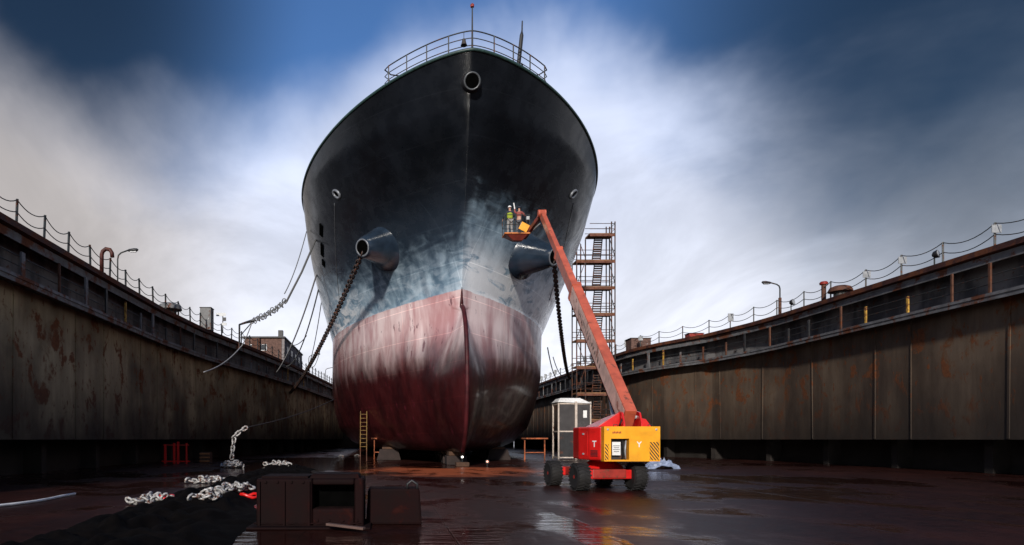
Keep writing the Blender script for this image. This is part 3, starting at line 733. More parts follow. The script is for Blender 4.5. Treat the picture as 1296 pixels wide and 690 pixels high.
# sloping red fairing left of the boom foot (seen as a wedge over the hood)
fa = [(7.75, ZT), (8.52, ZT+.52), (8.58, ZT+.55), (8.58, ZT)]
mb = MB(); vs_ = [LL(x, 23.3, z) for x, z in fa]+[LL(x, 24.9, z-(.15 if z > ZT else 0)) for x, z in fa]
mb.add(vs_, [(0, 1, 2, 3), (7, 6, 5, 4), (0, 4, 5, 1), (1, 5, 6, 2), (2, 6, 7, 3), (3, 7, 4, 0)]); mb.build('hood_fairing', red_paint, lift, bevel=.02)
fa = [(9.3, ZT-.02), (9.3, ZT+.32), (9.5, ZT+.28), (9.72, ZT-.02)]
mb = MB(); vs_ = [LL(x, 23.2, z) for x, z in fa]+[LL(x, 24.6, z) for x, z in fa]
mb.add(vs_, [(0, 1, 2, 3), (7, 6, 5, 4), (0, 4, 5, 1), (1, 5, 6, 2), (2, 6, 7, 3), (3, 7, 4, 0)]); mb.build('hood_fairing', red_paint, lift, bevel=.02)
MB().tube([LL(8.58, 23.42, ZT+.36), LL(9.3, 23.42, ZT+.36)], .07, 12).build('pivot_pin', galv, lift)
def seg(s0, s1, wd, ht, name, mat, drop=0.0):
    a = A.lerp(B, s0); b = A.lerp(B, s1); up = Vector((1, 0, 0)).cross(bd); a = a-up*drop; b = b-up*drop
    o = MB().beam(LL(*a), LL(*b), wd, ht).build(name, mat, lift, bevel=.03); return o, a, b, up
o1, a1, b1, up = seg(0, .50, .42, .84, 'boom_base_section', boom_paint)
L1 = (b1-a1).length
# boom's lit left face painted pale on a thin plate, with worn stencilled lettering
xaxis = bd.cross(Vector((0, 0, 1))).normalized(); up = xaxis.cross(bd)
def side_pt(t, h, off): return LL(*(a1.lerp(b1, t)+up*h-xaxis*(.21+off)))
mb = MB(); mb.add([side_pt(.01, -.36, .004), side_pt(.99, -.36, .004), side_pt(.99, .36, .004), side_pt(.01, .36, .004), side_pt(.01, -.36, -.02), side_pt(.99, -.36, -.02), side_pt(.99, .36, -.02), side_pt(.01, .36, -.02)],
       [(0, 1, 2, 3), (7, 6, 5, 4), (0, 4, 5, 1), (1, 5, 6, 2), (2, 6, 7, 3), (3, 7, 4, 0)]); mb.build('side_panel', boom_lit_face, o1)  # thin plate added to carry the boom's painted lit face
rl = random.Random(4); mb = MB(); t = .36
for k in range(15):
    wv = rl.choice((.016, .02, .024))
    for q in range(rl.choice((2, 3, 3))):
        h0 = rl.uniform(-.22, -.02); h1 = h0+rl.uniform(.12, .26); ta_ = t+rl.uniform(0, wv); tb_ = ta_+rl.choice((0, 0, .010, -.008)); th = .005
        mb.add([side_pt(ta_, h0, .008), side_pt(ta_+th, h0, .008), side_pt(tb_+th, h1, .008), side_pt(tb_, h1, .008)], [(0, 1, 2, 3)])
    t += wv+.012
mb.build('worn_lettering', black_steel, o1, fix=False)
seg(.49, .72, .33, .62, 'boom_middle_section', boom_paint); bt = seg(.71, 1.0, .25, .44, 'boom_tip_section', boom_paint)[0]
MB().box(LL(*A.lerp(B, .5)), (.48, .30, .90), Matrix((xaxis, bd, up)).transposed()).build('wear_collar', boom_paint, lift, bevel=.02)
MB().box(LL(*A.lerp(B, .72)), (.38, .22, .68), Matrix((xaxis, bd, up)).transposed()).build('wear_collar', boom_paint, lift, bevel=.02)
MB().tube([LL(*(A.lerp(B, .46)-up*.52)), LL(*(A.lerp(B, .995)-up*.3))], .035, 6).build('hydraulic_line', tyre_m, lift)
MB().tube([LL(8.93, 24.6, ZT-.2), LL(*(A.lerp(B, .16)-up*.3))], [.11, .075], 10).build('lift_cylinder', galv, lift)
MB().tube([LL(*B)-xaxis*.24, LL(*B)+xaxis*.24], .22, 14).build('boom_knuckle', boom_paint, lift, bevel=.02)
BK = Vector((8.15, 40.0, CAMZ+12.95))                                       # basket floor centre
jib_m = pbr('jib_paint', (.18, .03, .02), .5, 0, .4, .3, 3, rust=.25)
j1 = B+Vector((-.25, .5, -.2)); j2 = BK+Vector((.55, .2, -.15))
MB().beam(LL(*(B+Vector((-.05, .05, -.1)))), LL(*j2), .2, .24).build('jib', jib_m, lift, bevel=.02)
MB().tube([LL(*(B+Vector((0, .3, -.5)))), LL(*(j2+Vector((.1, .1, .1))))], .05, 8).build('jib_cylinder', galv, lift)
bk = empty('basket', LL(*BK)); bk.parent = lift
MB().box((0, 0, -.04), (1.6, .9, .08)).build('basket_floor', pbr('basket_orange', (.55, .17, .03), .5, 0, .4, .3, 4, rust=.3), bk, bevel=.01)
MB().add([(-.7, -.4, -.085), (.7, -.4, -.085), (.7, .4, -.085), (-.7, .4, -.085), (-.2, -.15, -.42), (.35, -.15, -.42), (.35, .15, -.42), (-.2, .15, -.42)],
         [(0, 1, 2, 3), (7, 6, 5, 4), (0, 4, 5, 1), (1, 5, 6, 2), (2, 6, 7, 3), (3, 7, 4, 0)]).build('basket_support', jib_m, bk, bevel=.02)
for x, y in ((-.78, -.43), (.78, -.43), (-.78, .43), (.78, .43), (0, .43), (.25, -.43)):
    MB().tube([(x, y, 0), (x, y, 1.1)], .025, 6).build('post', dark_rail, bk)
for h in (.5, 1.1):
    MB().tube([(-.78, -.43, h), (.78, -.43, h), (.78, .43, h), (-.78, .43, h)], .025, 6, closed=True).build('rail', dark_rail, bk)
MB().box((.42, -.46, .32), (.55, .05, .5), Matrix.Rotation(R(28), 3, 'Y')).build('control_cover', yellow_paint, bk, bevel=.02)
MB().box((.7, -.2, .95), (.2, .3, .25)).build('control_console', galv, bk, bevel=.02)

# ------------------------------------------------------------------ people (skinned figures)
def skin_mesh(joints, edges, mat, name, parent, sub=2, root=0):
    me_ = bpy.data.meshes.new(name); keys = list(joints); idx = {k: i for i, k in enumerate(keys)}
    me_.from_pydata([joints[k][0] for k in keys], [(idx[a], idx[b]) for a, b in edges], [])
    o = bpy.data.objects.new('tmp', me_); link(o); md = o.modifiers.new('s', 'SKIN')
    for i, k in enumerate(keys):
        r = joints[k][1]; r = r if isinstance(r, tuple) else (r, r); me_.skin_vertices[0].data[i].radius = r; me_.skin_vertices[0].data[i].use_root = (i == root)
    md.use_smooth_shade = True; s = o.modifiers.new('u', 'SUBSURF'); s.levels = sub; s.render_levels = sub
    dg = bpy.context.evaluated_depsgraph_get(); m2 = bpy.data.meshes.new_from_object(o.evaluated_get(dg)); m2.name = name; bpy.data.objects.remove(o)
    m2.materials.clear(); m2.materials.append(mat); r = link(bpy.data.objects.new(name, m2)); r.parent = parent; return r
skin_tone = pbr('skin', (.42, .22, .15), .55, bump=.02, var=.08)
def person(loc, rz, label, top_m, leg_m, vest_m, helmet_m, lh, rh, le, re):
    root = empty('person', loc, label, 'person', rz=rz)
    J = {'pelvis': ((0, 0, .95), (.15, .11)), 'waist': ((0, .01, 1.10), (.14, .10)), 'chest': ((0, .02, 1.30), (.17, .12)), 'neckb': ((0, .02, 1.46), (.09, .08)), 'neck': ((0, .03, 1.54), .055), 'head': ((0, .05, 1.63), (.075, .09)), 'crown': ((0, .04, 1.73), (.075, .09))}
    E = [('pelvis', 'waist'), ('waist', 'chest'), ('chest', 'neckb'), ('neckb', 'neck'), ('neck', 'head'), ('head', 'crown')]
    for s_, sd_, el_, hd_ in ((-1, 'l', le, lh), (1, 'r', re, rh)):
        J['hip'+sd_] = ((.09*s_, 0, .88), (.095, .10)); J['knee'+sd_] = ((.12*s_, .05, .50), .065); J['ank'+sd_] = ((.13*s_, -.02, .10), .045); J['toe'+sd_] = ((.14*s_, .16, .045), (.045, .035))
        J['sh'+sd_] = ((.19*s_, .02, 1.41), .065); J['el'+sd_] = (el_, .045); J['wr'+sd_] = (hd_, .03)
        E += [('pelvis', 'hip'+sd_), ('hip'+sd_, 'knee'+sd_), ('knee'+sd_, 'ank'+sd_), ('ank'+sd_, 'toe'+sd_), ('neckb', 'sh'+sd_), ('sh'+sd_, 'el'+sd_), ('el'+sd_, 'wr'+sd_)]
        d = (Vector(hd_)-Vector(el_)).normalized(); sdv = d.orthogonal().normalized(); pl = Vector(hd_)+d*.07
        J['palm'+sd_] = (tuple(pl), (.035, .02)); E.append(('wr'+sd_, 'palm'+sd_))
        for f_ in range(5):
            off = (f_-1.5)*.018 if f_ < 4 else -.045; ln = (.07, .08, .075, .06, .035)[f_]
            k1 = pl+sdv*off+d*ln*(.5 if f_ < 4 else .2); k2 = k1+d*ln*.5+d.cross(sdv)*.025
            J['f%d%s' % (f_, sd_)] = (tuple(k1), .009); J['g%d%s' % (f_, sd_)] = (tuple(k2), .008); E += [('palm'+sd_, 'f%d%s' % (f_, sd_)), ('f%d%s' % (f_, sd_), 'g%d%s' % (f_, sd_))]
    skin_mesh(J, E, skin_tone, 'body', root, 2)
    g_ = 1.16
    def sub(keys, grow, nm, mt):
        jj = {k: (J[k][0], tuple(q*grow for q in (J[k][1] if isinstance(J[k][1], tuple) else (J[k][1],)*2))) for k in keys}; return skin_mesh(jj, [e for e in E if e[0] in jj and e[1] in jj], mt, nm, root, 2)
    sub(['pelvis', 'hipl', 'hipr', 'kneel', 'kneer', 'ankl', 'ankr'], 1.22, 'trousers', leg_m)
    sub(['waist', 'chest', 'neckb', 'shl', 'shr', 'ell', 'elr', 'wrl', 'wrr'], 1.2, 'jacket', top_m)
    if vest_m: sub(['pelvis', 'waist', 'chest', 'neckb'], 1.38, 'safety_vest', vest_m)
    for s_ in (-1, 1): MB().box((.135*s_, .06, .045), (.11, .30, .09)).build('boot', tyre_m, root, bevel=.03)
    MB().lathe((0, .045, 1.71), (0, 0, 1), [(0, .125), (.01, .15), (.02, .12), (.07, .11), (.12, .07), (.14, .02)], 18).build('helmet', helmet_m, root, smooth=True)
    for s_ in (-1, 1): MB().lathe((.032*s_, .132, 1.655), (0, 1, 0), [(0, .014), (.012, .008)], 8).build('eye', black_steel, root)
    MB().box((0, .145, 1.63), (.022, .035, .04)).build('nose', skin_tone, root, bevel=.008); MB().box((0, .135, 1.59), (.05, .012, .01)).build('mouth', red_worn, root)
    return root
vest = pbr('hi_vis_fabric', (.26, .32, .02), .8, var=.2, bump=.1); navy = pbr('navy_fabric', (.02, .025, .04), .85); pale = pbr('pale_overalls', (.26, .25, .24), .85, var=.2); maroon = pbr('maroon_fabric', (.25, .06, .05), .85); grey_f = pbr('grey_fabric', (.10, .10, .11), .85)
person(BK+Vector((-.38, 0, 0)), R(8), 'worker in yellow vest and pale trousers standing in the raised basket', navy, pale, vest, white_paint, (-.40, .18, 1.00), (.33, .30, 1.25), (-.36, .0, 1.18), (.34, .10, 1.20))
person(BK+Vector((.22, .1, 0)), R(-20), 'worker in dark clothes beside the yellow vest, one arm raised to the hull', maroon, grey_f, None, navy, (-.30, .22, 1.80), (.34, .35, 1.32), (-.30, .10, 1.58), (.36, .12, 1.22))
lan = MB().tube([BK+Vector((.0, .38, 1.75)), BK+Vector((-.06, .40, 2.15))], .035, 8).build('paint_roller', white_paint); tag(lan, 'short white paint roller held up by the worker in dark clothes', 'paint roller')

# ------------------------------------------------------------------ anchor chains and mooring ropes
def wpt(sgn, mz): return Vector((XC+sgn*6.95, 45.7, CAMZ+mz))
chain_m = pbr('anchor_chain_iron', (.035, .028, .026), .6, .3, .5, .4, 5, rust=.35, rscale=4)
cl_ = sag(wpt(-1, 13.55)+Vector((0, .15, 0)), Vector((-13.2, 86, CAMZ+6.3)), 1.2, 40)
o = MB().chain(cl_, .52, .34, .068).build('anchor_chain', chain_m, smooth='all'); tag(o, 'heavy anchor chain slanting from the bow to the rust blotched dock wall', 'anchor chain')
cr = sag(wpt(1, 12.85)+Vector((0, .15, 0)), Vector((26.3, 90, CAMZ+9.0)), 3.0, 40)
o = MB().chain(cr, .48, .31, .062).build('anchor_chain', chain_m, smooth='all'); tag(o, 'heavy anchor chain hanging beside the raised boom of the lift', 'anchor chain')
def rope(pts, r, label, mat=rope_m, name='mooring_rope', cat='rope'):
    o = MB().tube(pts, r, 6).build(name, mat, smooth='all'); tag(o, label, cat); return o
H1 = P(401, 300, 54.5); H0 = P(388, 293, 55)
knee = P(362, 383, 52); K0 = P(319, 408, 58)
rope([H1, H1.lerp(knee, .5)+Vector((0, 0, -.25)), knee], .085, 'taut dark rope from the ship down to the kinked chain')
rope(sag(H0, P(360, 372, 53), .5, 12), .04, 'thin rope slanting from the ship side just above the thicker one')
zig = []
for k in range(19):
    t = k/18; q = knee.lerp(K0, t); q.z += (.30 if k % 2 else -.05)*(1 if 0 < k < 18 else 0)-.5*4*t*(1-t)*.4; zig.append(q)
o = MB().chain(zig, .42, .26, .045).build('kinked_chain', pbr('kinked_chain_iron', (.16, .16, .16), .5, .4, .5, .4, 5), smooth='all'); tag(o, 'pale kinked chain slung between rope and davit over the wall', 'chain')
rope(sag(K0, P(306, 438, 60), .15, 6)+sag(P(304, 440, 59.5), P(258, 471, 46), .35, 10), .05, 'rope end trailing from the davit down the face of the wall', pale_rope)
dv = empty('davit', (-17.2, 62.4, TOP), 'small steel davit on the wall top holding the kinked chain', 'davit')
def DV(v): return Vector(v)-Vector((-17.2, 62.4, TOP))
MB().tube([DV(P(303, 441, 60)), DV(P(303, 411, 60))], .09, 8).build('post', black_steel, dv); MB().tube([DV(P(303, 411, 60)), DV(P(312, 408, 59)), DV(P(320, 406, 58))], [.09, .12, .16], 8).build('arm', black_steel, dv)
MB().tube([DV(P(305, 424, 60)), DV(P(318, 409, 58.3))], .05, 6).build('brace', black_steel, dv)
H2 = P(405, 335, 59)
rope(sag(P(404, 336, 58), Vector((-14.2, 78, CAMZ+7.6)), 1.5, 20), .08, 'rope dropping from the ship to the wall, first of the crossing pair', pale_rope)
rope(sag(P(408, 345, 60), Vector((-14.0, 84, CAMZ+9.9)), 3.0, 20), .07, 'dark rope crossing behind the pale rope below the ship side')
rope(sag(P(388, 425, 74), P(366, 436, 84), .5, 14), .05, 'short slack rope looping from the crossing ropes to the brick hut')
rope(sag(P(411, 352, 62), P(386, 470, 88), 2.0, 20), .045, 'thin rope nearest the hull side, dropping to the wall top')
rope(sag(P(409, 425, 70), P(392, 462, 92), 1.5, 14), .04, 'slack thin rope curving low beside the anchor chain')
rope(sag(P(693, 440, 68), P(707, 478, 95), 1.2, 14), .06, 'thin rope between hull and stair tower above the dark wall')
rope(sag(P(700, 452, 70), P(716, 473, 92), 1.0, 14), .05, 'shorter thin rope hanging beside the stair tower foot')

# ------------------------------------------------------------------ things on the wall tops
def lamp(loc, h, arm, label, thick=False, group=None):
    root = empty('street_lamp', loc, label, 'street lamp'); 
    if thick: MB().tube([(0, 0, 0), (0, 0, h*.55)], .12, 8).build('pole_base', rust_steel, root)
    MB().tube([(0, 0, 0), (0, 0, h*.82), (arm*.06, 0, h*.90), (arm*.25, 0, h*.95), (arm*.75, 0, h)], .055, 8).build('pole', dark_rail, root, smooth='all')
    hd = MB().lathe((arm*.7, 0, h-.02), (arm, 0, .08), [(0, .04), (.12, .10), (.5, .13), (.72, .10), (.8, .02)], 12).build('lamp_head', black_steel, root, smooth=True)
    MB().box((arm*.7+math.copysign(.42, arm), 0, h-.10), (.42, .14, .06)).build('lens', galv, hd)
    return root
lamp((-19.4, 45.5, TOP), 3.6, 1.0, 'curved arm street lamp on the wall beside the red gooseneck vent')
lamp((32.0, 51.5, TOP), 2.75, -1.0, 'street lamp with thick rusty base on the wall behind the boom lift', thick=True)
lamp((-12.9, 104, TOP), 4.0, 1.6, 'distant street lamp beyond the brick hut, near the hanging ropes')
lamp((-11.5, 118, TOP), 3.4, 1.8, 'farthest tiny street lamp close to the red hull side')
vent_red = pbr('vent_rust_red', (.06, .012, .008), .6, 0, .4, .4, 3, rust=.3)
gv = empty('gooseneck_vent', (-17.25, 38.2, TOP), 'rusty red gooseneck vent pipe on the wall top before the lamp', 'vent')
MB().tube([(0, 0, 0), (0, 0, 1.15), (.06, 0, 1.35), (.25, 0, 1.5), (.5, 0, 1.45), (.62, 0, 1.25), (.64, 0, 1.0)], .12, 10).build('pipe', vent_red, gv, smooth='all'); MB().lathe((0, 0, .005), (0, 0, 1), [(0, .24), (.05, .24)], 12).build('flange', rust_steel, gv)
def dome_vent(loc, r, label, mat):
    root = empty('mushroom_vent', loc, label, 'vent'); MB().lathe((0, 0, 0), (0, 0, 1), [(0, r*.55), (r*.6, r*.55)], 16).build('duct', dark_rail, root)
    MB().lathe((0, 0, r*.5), (0, 0, 1), [(0, r), (r*.1, r), (r*.4, r*.85), (r*.55, r*.5), (r*.6, .02)], 20).build('cowl', mat, root, smooth=True)
dome_vent((-17.6, 51.2, TOP), .95, 'wide round mushroom vent on the rust blotched wall top', grey_box)
dome_vent((31.9, 44.5, TOP), .75, 'low round vent beside the red capped bollard on the wall', rust_steel)
def cabinet(loc, d, label, mat, rz=0):
    root = empty('deck_cabinet', loc, label, 'cabinet', rz=rz); MB().box((0, 0, d[2]/2), d).build('housing', mat, root, bevel=.03)
    MB().box((0, 0, d[2]+.04), (d[0]*1.08, d[1]*1.08, .06)).build('lid', dark_rail, root, bevel=.015)
    dr = MB().box((0, -d[1]/2-.012, d[2]*.5), (d[0]*.8, .02, d[2]*.8)).build('door', mat, root, bevel=.006); MB().box((d[0]*.3, -d[1]/2-.035, d[2]*.5), (.04, .03, .14)).build('handle', galv, dr)
cabinet((-16.6, 58.2, TOP), (1.0, 1.0, 2.0), 'narrow grey cabinet on the wall top between vent and davit', grey_box)
cabinet((-15.6, 75.5, TOP), (.9, .9, 2.0), 'dark narrow cabinet at the near end of the brick hut', rust_steel)
cabinet((28.2, 71.0, TOP), (2.2, 1.6, 1.2), 'squat orange brown box on the wall beside the stair tower', brick_m)
cabinet((30.6, 63, TOP), (1.4, 1.0, .45), 'low red box on the wall between stair tower and lamp', red_worn)
def bollard(loc, label):
    root = empty('bollard', loc, label, 'bollard'); MB().lathe((0, 0, 0), (0, 0, 1), [(0, .26), (.05, .26), (.06, .15), (1.2, .15)], 14).build('post', rust_steel, root, smooth=True); MB().lathe((0, 0, 1.2), (0, 0, 1), [(0, .16), (.03, .26), (.16, .28), (.24, .2), (.27, .02)], 14).build('cap', red_worn, root, smooth=True)
bollard((31.7, 45.9, TOP), 'red capped rusty bollard on the wall top between lamp and vent')
def flood(loc, label, rz):
    root = empty('floodlight', loc, label, 'floodlight', rz=rz); MB().tube([(0, 0, 0), (0, 0, .5)], .04, 6).build('stand', dark_rail, root); MB().lathe((0, .1, .62), (0, -1, .2), [(0, .08), (.1, .2), (.28, .24), (.3, .22)], 14).build('housing', black_steel, root, smooth=True)
    MB().lathe((0, -.19, .68), (0, -1, .2), [(0, .2), (.01, .2)], 14).build('lens', galv, root)
flood((31.5, 49.3, TOP), 'small round floodlight on the wall just beside the thick based lamp', R(30))
flood((31.6, 36.5, TOP), 'small round floodlight on the wall top nearest the viewer', R(30))
# sign cluster beside the davit
sg_ = empty('sign_post', (-16.4, 57.0, TOP), 'post with small square boards on the wall top beside the davit', 'sign post')
MB().tube([DV(P(292, 432, 59)), DV(P(292, 412, 59))], .04, 6)
MB().tube([(.9, 2.6, 0), (.9, 2.6, 1.9)], .045, 6).build('post', dark_rail, sg_); MB().box((.75, 2.55, 1.75), (.9, .03, .3)).build('board', galv, sg_); MB().box((1.05, 2.55, 1.3), (.35, .03, .35)).build('board', black_steel, sg_); MB().box((1.05, 2.55, .85), (.45, .03, .25)).build('board', galv, sg_)
# brick hut on the far wall top
hut = empty('brick_hut', (-16, 82, TOP), 'low brick control hut with pale side wall on the far wall top', 'building')
def wbox(name, c, d, mat, par=hut, bevel=0): return MB().box(c, d).build(name, mat, par, bevel=bevel)
wbox('front_wall', (0, .2, 1.55), (4.6, .4, 3.1), brick_m); wbox('side_wall', (2.5, 8.5, 1.55), (.35, 17, 3.1), render_m); wbox('side_wall', (-2.4, 8.5, 1.55), (.2, 17, 3.1), brick_m); wbox('rear_wall', (0, 16.9, 1.55), (4.6, .2, 3.1), brick_m)
rf = wbox('roof', (0, 8.5, 3.22), (5.6, 17.5, .2), black_steel, bevel=.03); wbox('chimney', (2.1, .6, 3.75), (.6, .6, .9), black_steel, rf)
for x in (-1.4, -.1):
    wn = wbox('window', (x, -.02, 1.9), (1.0, .05, .8), galv); wbox('pane', (x, -.052, 1.9), (.84, .02, .64), glass_dark, wn)
for k in range(4):
    wn = wbox('window', (2.69, 2.5+3.6*k, 1.9), (.05, 1.4, .9), galv); wbox('pane', (2.722, 2.5+3.6*k, 1.9), (.02, 1.2, .74), glass_dark, wn)

# ------------------------------------------------------------------ things on the dock floor
# glazed shelter / cabin frame behind the lift
cab = empty('glazed_cabin', (17.9, 61.5, 0), 'white framed glazed cabin standing behind the wheels of the boom lift', 'cabin')
cream = pbr('cream_paint', (.50, .42, .36), .6, 0, .4, .2, 3, rust=.15)
for x, y in ((-1.5, -1), (.1, -1.25), (1.55, -1), (-1.5, 1), (1.55, 1)): MB().box((x, y, 2.75), (.22 if y == -1.25 else .14, .14, 5.5)).build('post', cream, cab, bevel=.01)
for z in (.15, 2.65, 5.3):
    mb = MB(); mb.box((-.7, -1.1, z), (1.45, .1, .12)); mb.box((.85, -1.1, z), (1.3, .1, .12)); mb.box((1.55, 0, z), (.1, 1.84, .12)); mb.box((-1.5, 0, z), (.1, 1.84, .12)); mb.build('frame_rail', cream, cab)
smoke = pbr('smoked_panel', (.06, .055, .055), .25, 0, .5, .2, 1, bump=0)
for x, w_ in ((-.7, 1.4), (.85, 1.25)):
    MB().box((x, -1.1, 3.97), (w_, .03, 2.5)).build('pane', smoke, cab); MB().box((x, -1.1, 1.4), (w_, .03, 2.35)).build('lower_panel', black_steel, cab)
MB().box((1.57, 0, 2.7), (.03, 1.8, 5.0)).build('side_panel', smoke, cab)
mb = MB(); mb.add([(-1.65, -1.3, 5.45), (1.65, -1.3, 5.3), (1.65, 1.15, 5.3), (-1.65, 1.15, 5.45), (-1.3, -.9, 5.85), (.6, -.9, 5.85), (.6, .8, 5.85), (-1.3, .8, 5.85)], [(3, 2, 1, 0), (4, 5, 6, 7), (0, 1, 5, 4), (1, 2, 6, 5), (2, 3, 7, 6), (3, 0, 4, 7)]); mb.build('roof', white_paint, cab, bevel=.05)
MB().box((1.0, -1.13, 4.3), (.35, .02, .7)).build('notice', white_paint, cab)

# crumpled white sheet
def crumple(name, loc, sx, sy, h, mat, label, cat, seed):
    rnd = random.Random(seed); mb = MB(); N = 16
    from mathutils import noise as mn
    for i in range(N+1):
        for j in range(N+1):
            u = i/N*2-1; v = j/N*2-1; r = max(abs(u), abs(v))*.5+math.hypot(u, v)*.4
            q = Vector((u*2.2+seed, v*2.2, seed*.7)); z = max(0, 1-r)**.6*h*(.55+.9*abs(mn.noise(q*1.6)))+.02+abs(mn.noise(q*4))*.07
            mb.v.append(Vector((u*sx*(1+.3*mn.noise(q)), v*sy*(1+.3*mn.noise(q+Vector((9, 0, 0)))), z if r < .95 else .006)))
    for i in range(N):
        for j in range(N): a = i*(N+1)+j; mb.f.append((a, a+1, a+N+2, a+N+1))
    o = mb.build(name, mat); o.location = loc; tag(o, label, cat); return o
tarp = pbr('blue_white_sheeting', (.22, .26, .36), .45, 0, .5, .35, 2, stretch=(1, 3, 1))
crumple('plastic_sheet', (17.7, 41.0, 0), 1.0, .7, .75, tarp, 'crumpled bluish white sheeting heaped on the floor beside the boom lift', 'sheeting', 2)

# long low heap of black tarpaulin with the loose white chains on and around it
from mathutils import noise as mnoise
dkm = pbr('tarred_canvas', (.003, .0022, .002), .9, 0, .05, .6, 3, bump=.6)
mb = MB(); NX, NY = 40, 300
for j in range(NY+1):
    for i in range(NX+1):
        u = i/NX*2-1; yy = 9+32*j/NY; q = Vector((u*1.6, yy*.55, 1.3)); wob = mnoise.noise(Vector((u*.2, yy*.25, 5)))
        edge_ = max(0, 1-abs(u)**3)*min(1, (NY-j)/18); z = edge_*(.16+.22*mnoise.noise(q*1.3)+.34*abs(mnoise.noise(q*2.6)))+.004
        mb.v.append(Vector((-5.0-.045*(yy-14)+u*(1.75+.5*wob)+.4*wob, yy, z)))
for j in range(NY):
    for i in range(NX): a = j*(NX+1)+i; mb.f.append((a, a+1, a+NX+2, a+NX+1))
o = mb.build('black_tarpaulin', dkm, smooth='all'); tag(o, 'long low heap of black tarpaulin on the floor under the loose pale chains', 'tarpaulin')
wc = pbr('chain_galvanised', (.38, .37, .36), .5, .2, .5, .4, 8, rust=.32, rscale=7)
def heap(loc, a, n, L, W, r, label, seed, spread=(1.0, .25), z0=.1, red=None):
    rnd = random.Random(seed); root = empty('loose_chain', loc, label, 'chain'); pts = []
    for i in range(n):
        t = i/(n-1); pts.append(Vector(((t-.5)*2*spread[0], math.sin(t*7+seed)*spread[1]+rnd.uniform(-.08, .08), z0+abs(math.sin(t*9+seed))*.10)))
    m_ = Matrix.Rotation(a, 3, 'Z'); MB().chain([m_ @ p for p in pts], L, W, r).build('links', wc, root, smooth='all')
    if len(pts) > 4:
        p2 = [m_ @ Vector((p.x*.55+.15, -p.y*.8+.05, p.z+.09)) for p in pts]; MB().chain(p2, L, W, r).build('links', wc, root, smooth='all')
    if red:
        c = m_ @ Vector(red); mb = MB(); mb.tube([c+Vector((math.cos(q)*.26, math.sin(q)*.12, .06*math.sin(q*2)+.08)) for q in [k*math.pi/6 for k in range(12)]], .05, 8, closed=True); mb.build('shackle', red_paint, root, smooth='all')
    return root
heap((-7.75, 27.2, 0), R(24), 12, .30, .2, .045, 'pale loose chain on the floor between the hanging chain and the tarpaulin', 1, (.85, .25), .06)
heap((-6.85, 18.2, 0), R(20), 12, .24, .16, .036, 'pale loose chain with red shackle lying nearest the dock wall', 2, (.6, .16), .08, (.42, .05, .12))
heap((-4.7, 19.0, 0), R(28), 12, .24, .16, .036, 'pale loose chain with red shackle, on the tarpaulin beside the maroon block', 3, (.7, .25), .34, (.55, .0, .1))
heap((-4.75, 16.6, 0), R(32), 8, .22, .14, .03, 'short dull chain on the tarpaulin in front of the shackled one', 6, (.45, .08), .34)
heap((-7.6, 44.0, 0), R(3), 12, .34, .24, .05, 'pale loose chain stretched out beside the foot of the hanging chain', 4, (.95, .10), .1)
hc = empty('hanging_chain', (-10.2, 42, 0), 'pale chain hanging upright above a coil on the floor', 'chain')
HQ = Vector((-10.2, 42, 0)); mb = MB()
ptsv = [P(312, 541, 42), P(304, 546, 42), P(297, 552, 42), P(295, 565, 42), P(293, 582, 42)]
mb.chain([p-HQ for p in ptsv], .40, .26, .055); mb.build('upright_links', wc, hc, smooth='all')
mb = MB(); mb.chain([Vector((-.1+.75*math.cos(q)*(1-q/25), .5*math.sin(q)*(1-q/25), .08+q*.025)) for q in [k*.4 for k in range(32)]], .40, .26, .055); mb.build('coiled_links', wc, hc, smooth='all')
rope(sag(P(312, 541, 42), P(424, 505, 66), .3, 10), .035, 'thin dark wire holding up the pale hanging chain', black_steel, 'steel_wire', 'wire')
# white hose lying along the left floor
rnd = random.Random(7)
o = MB().tube([(-11.8, 13.5, .05), (-11.0, 17.2, .05)]+[Vector((-11.0+.25*math.sin(k*.9)+k*.13, 17.2+k*.85, .05)) for k in range(1, 6)], .045, 6).build('white_hose', white_paint, smooth='all'); tag(o, 'thin white hose lying on the dark floor below the rust blotched wall', 'hose')
# maroon steel block with a square hollow
blk = empty('steel_block', (-1.75, 14.1, 0), 'maroon steel mooring block with a square hollow standing on the wet floor', 'steel block')
mar = pbr('maroon_steel', (.007, .0014, .0014), .8, 0, .12, .4, 1.5, rust=.12, rustcol=(.02, .005, .004), bump=.2)
def bprof(x0, x1, z0, z1, y0_=-.6, y1_=.6): return ((x0+x1)/2, (y0_+y1_)/2, (z0+z1)/2), (x1-x0, y1_-y0_, z1-z0)
mb = MB()
for a in ((-1.05, .15, 0, 1.06), (.15, 1.05, 0, .42), (.15, 1.05, .92, 1.06), (1.05, 1.25, 0, 1.06)): c, d = bprof(*a); mb.box(c, d)
mb.build('body', mar, blk, bevel=.06, bseg=3)
MB().box((.6, .1, .67), (.92, .5, .52)).build('hollow', hollow_m, blk)
MB().box((.62, 0, 1.10), (1.1, 1.0, .10), taper=.9).build('raised_cap', mar, blk, bevel=.03)
MB().box((-.45, 0, 1.08), (1.0, 1.0, .05)).build('top_plate', mar, blk, bevel=.01)
MB().box((1.9, .35, .40), (1.25, .8, .8), taper=.92).build('low_end', mar, blk, bevel=.05); MB().tube([(2.2, .0, .80), (2.2, .0, .9), (2.3, 0, .98), (2.42, 0, .9), (2.42, 0, .80)], .03, 6).build('lifting_eye', black_steel, blk, smooth='all')
MB().box((.1, -.15, .03), (2.6, 1.5, .05)).build('base_plate', mar, blk, bevel=.02)
pk = MB().box((0, 0, .03), (.85, .12, .05)).build('timber_plank', pbr('pale_timber', (.09, .05, .04), .7, dirt=.4), bevel=.008); pk.location = (-.85, 12.85, .10); pk.rotation_euler = (0, R(3), R(-24)); tag(pk, 'short pale plank lying at the foot of the maroon block', 'plank')
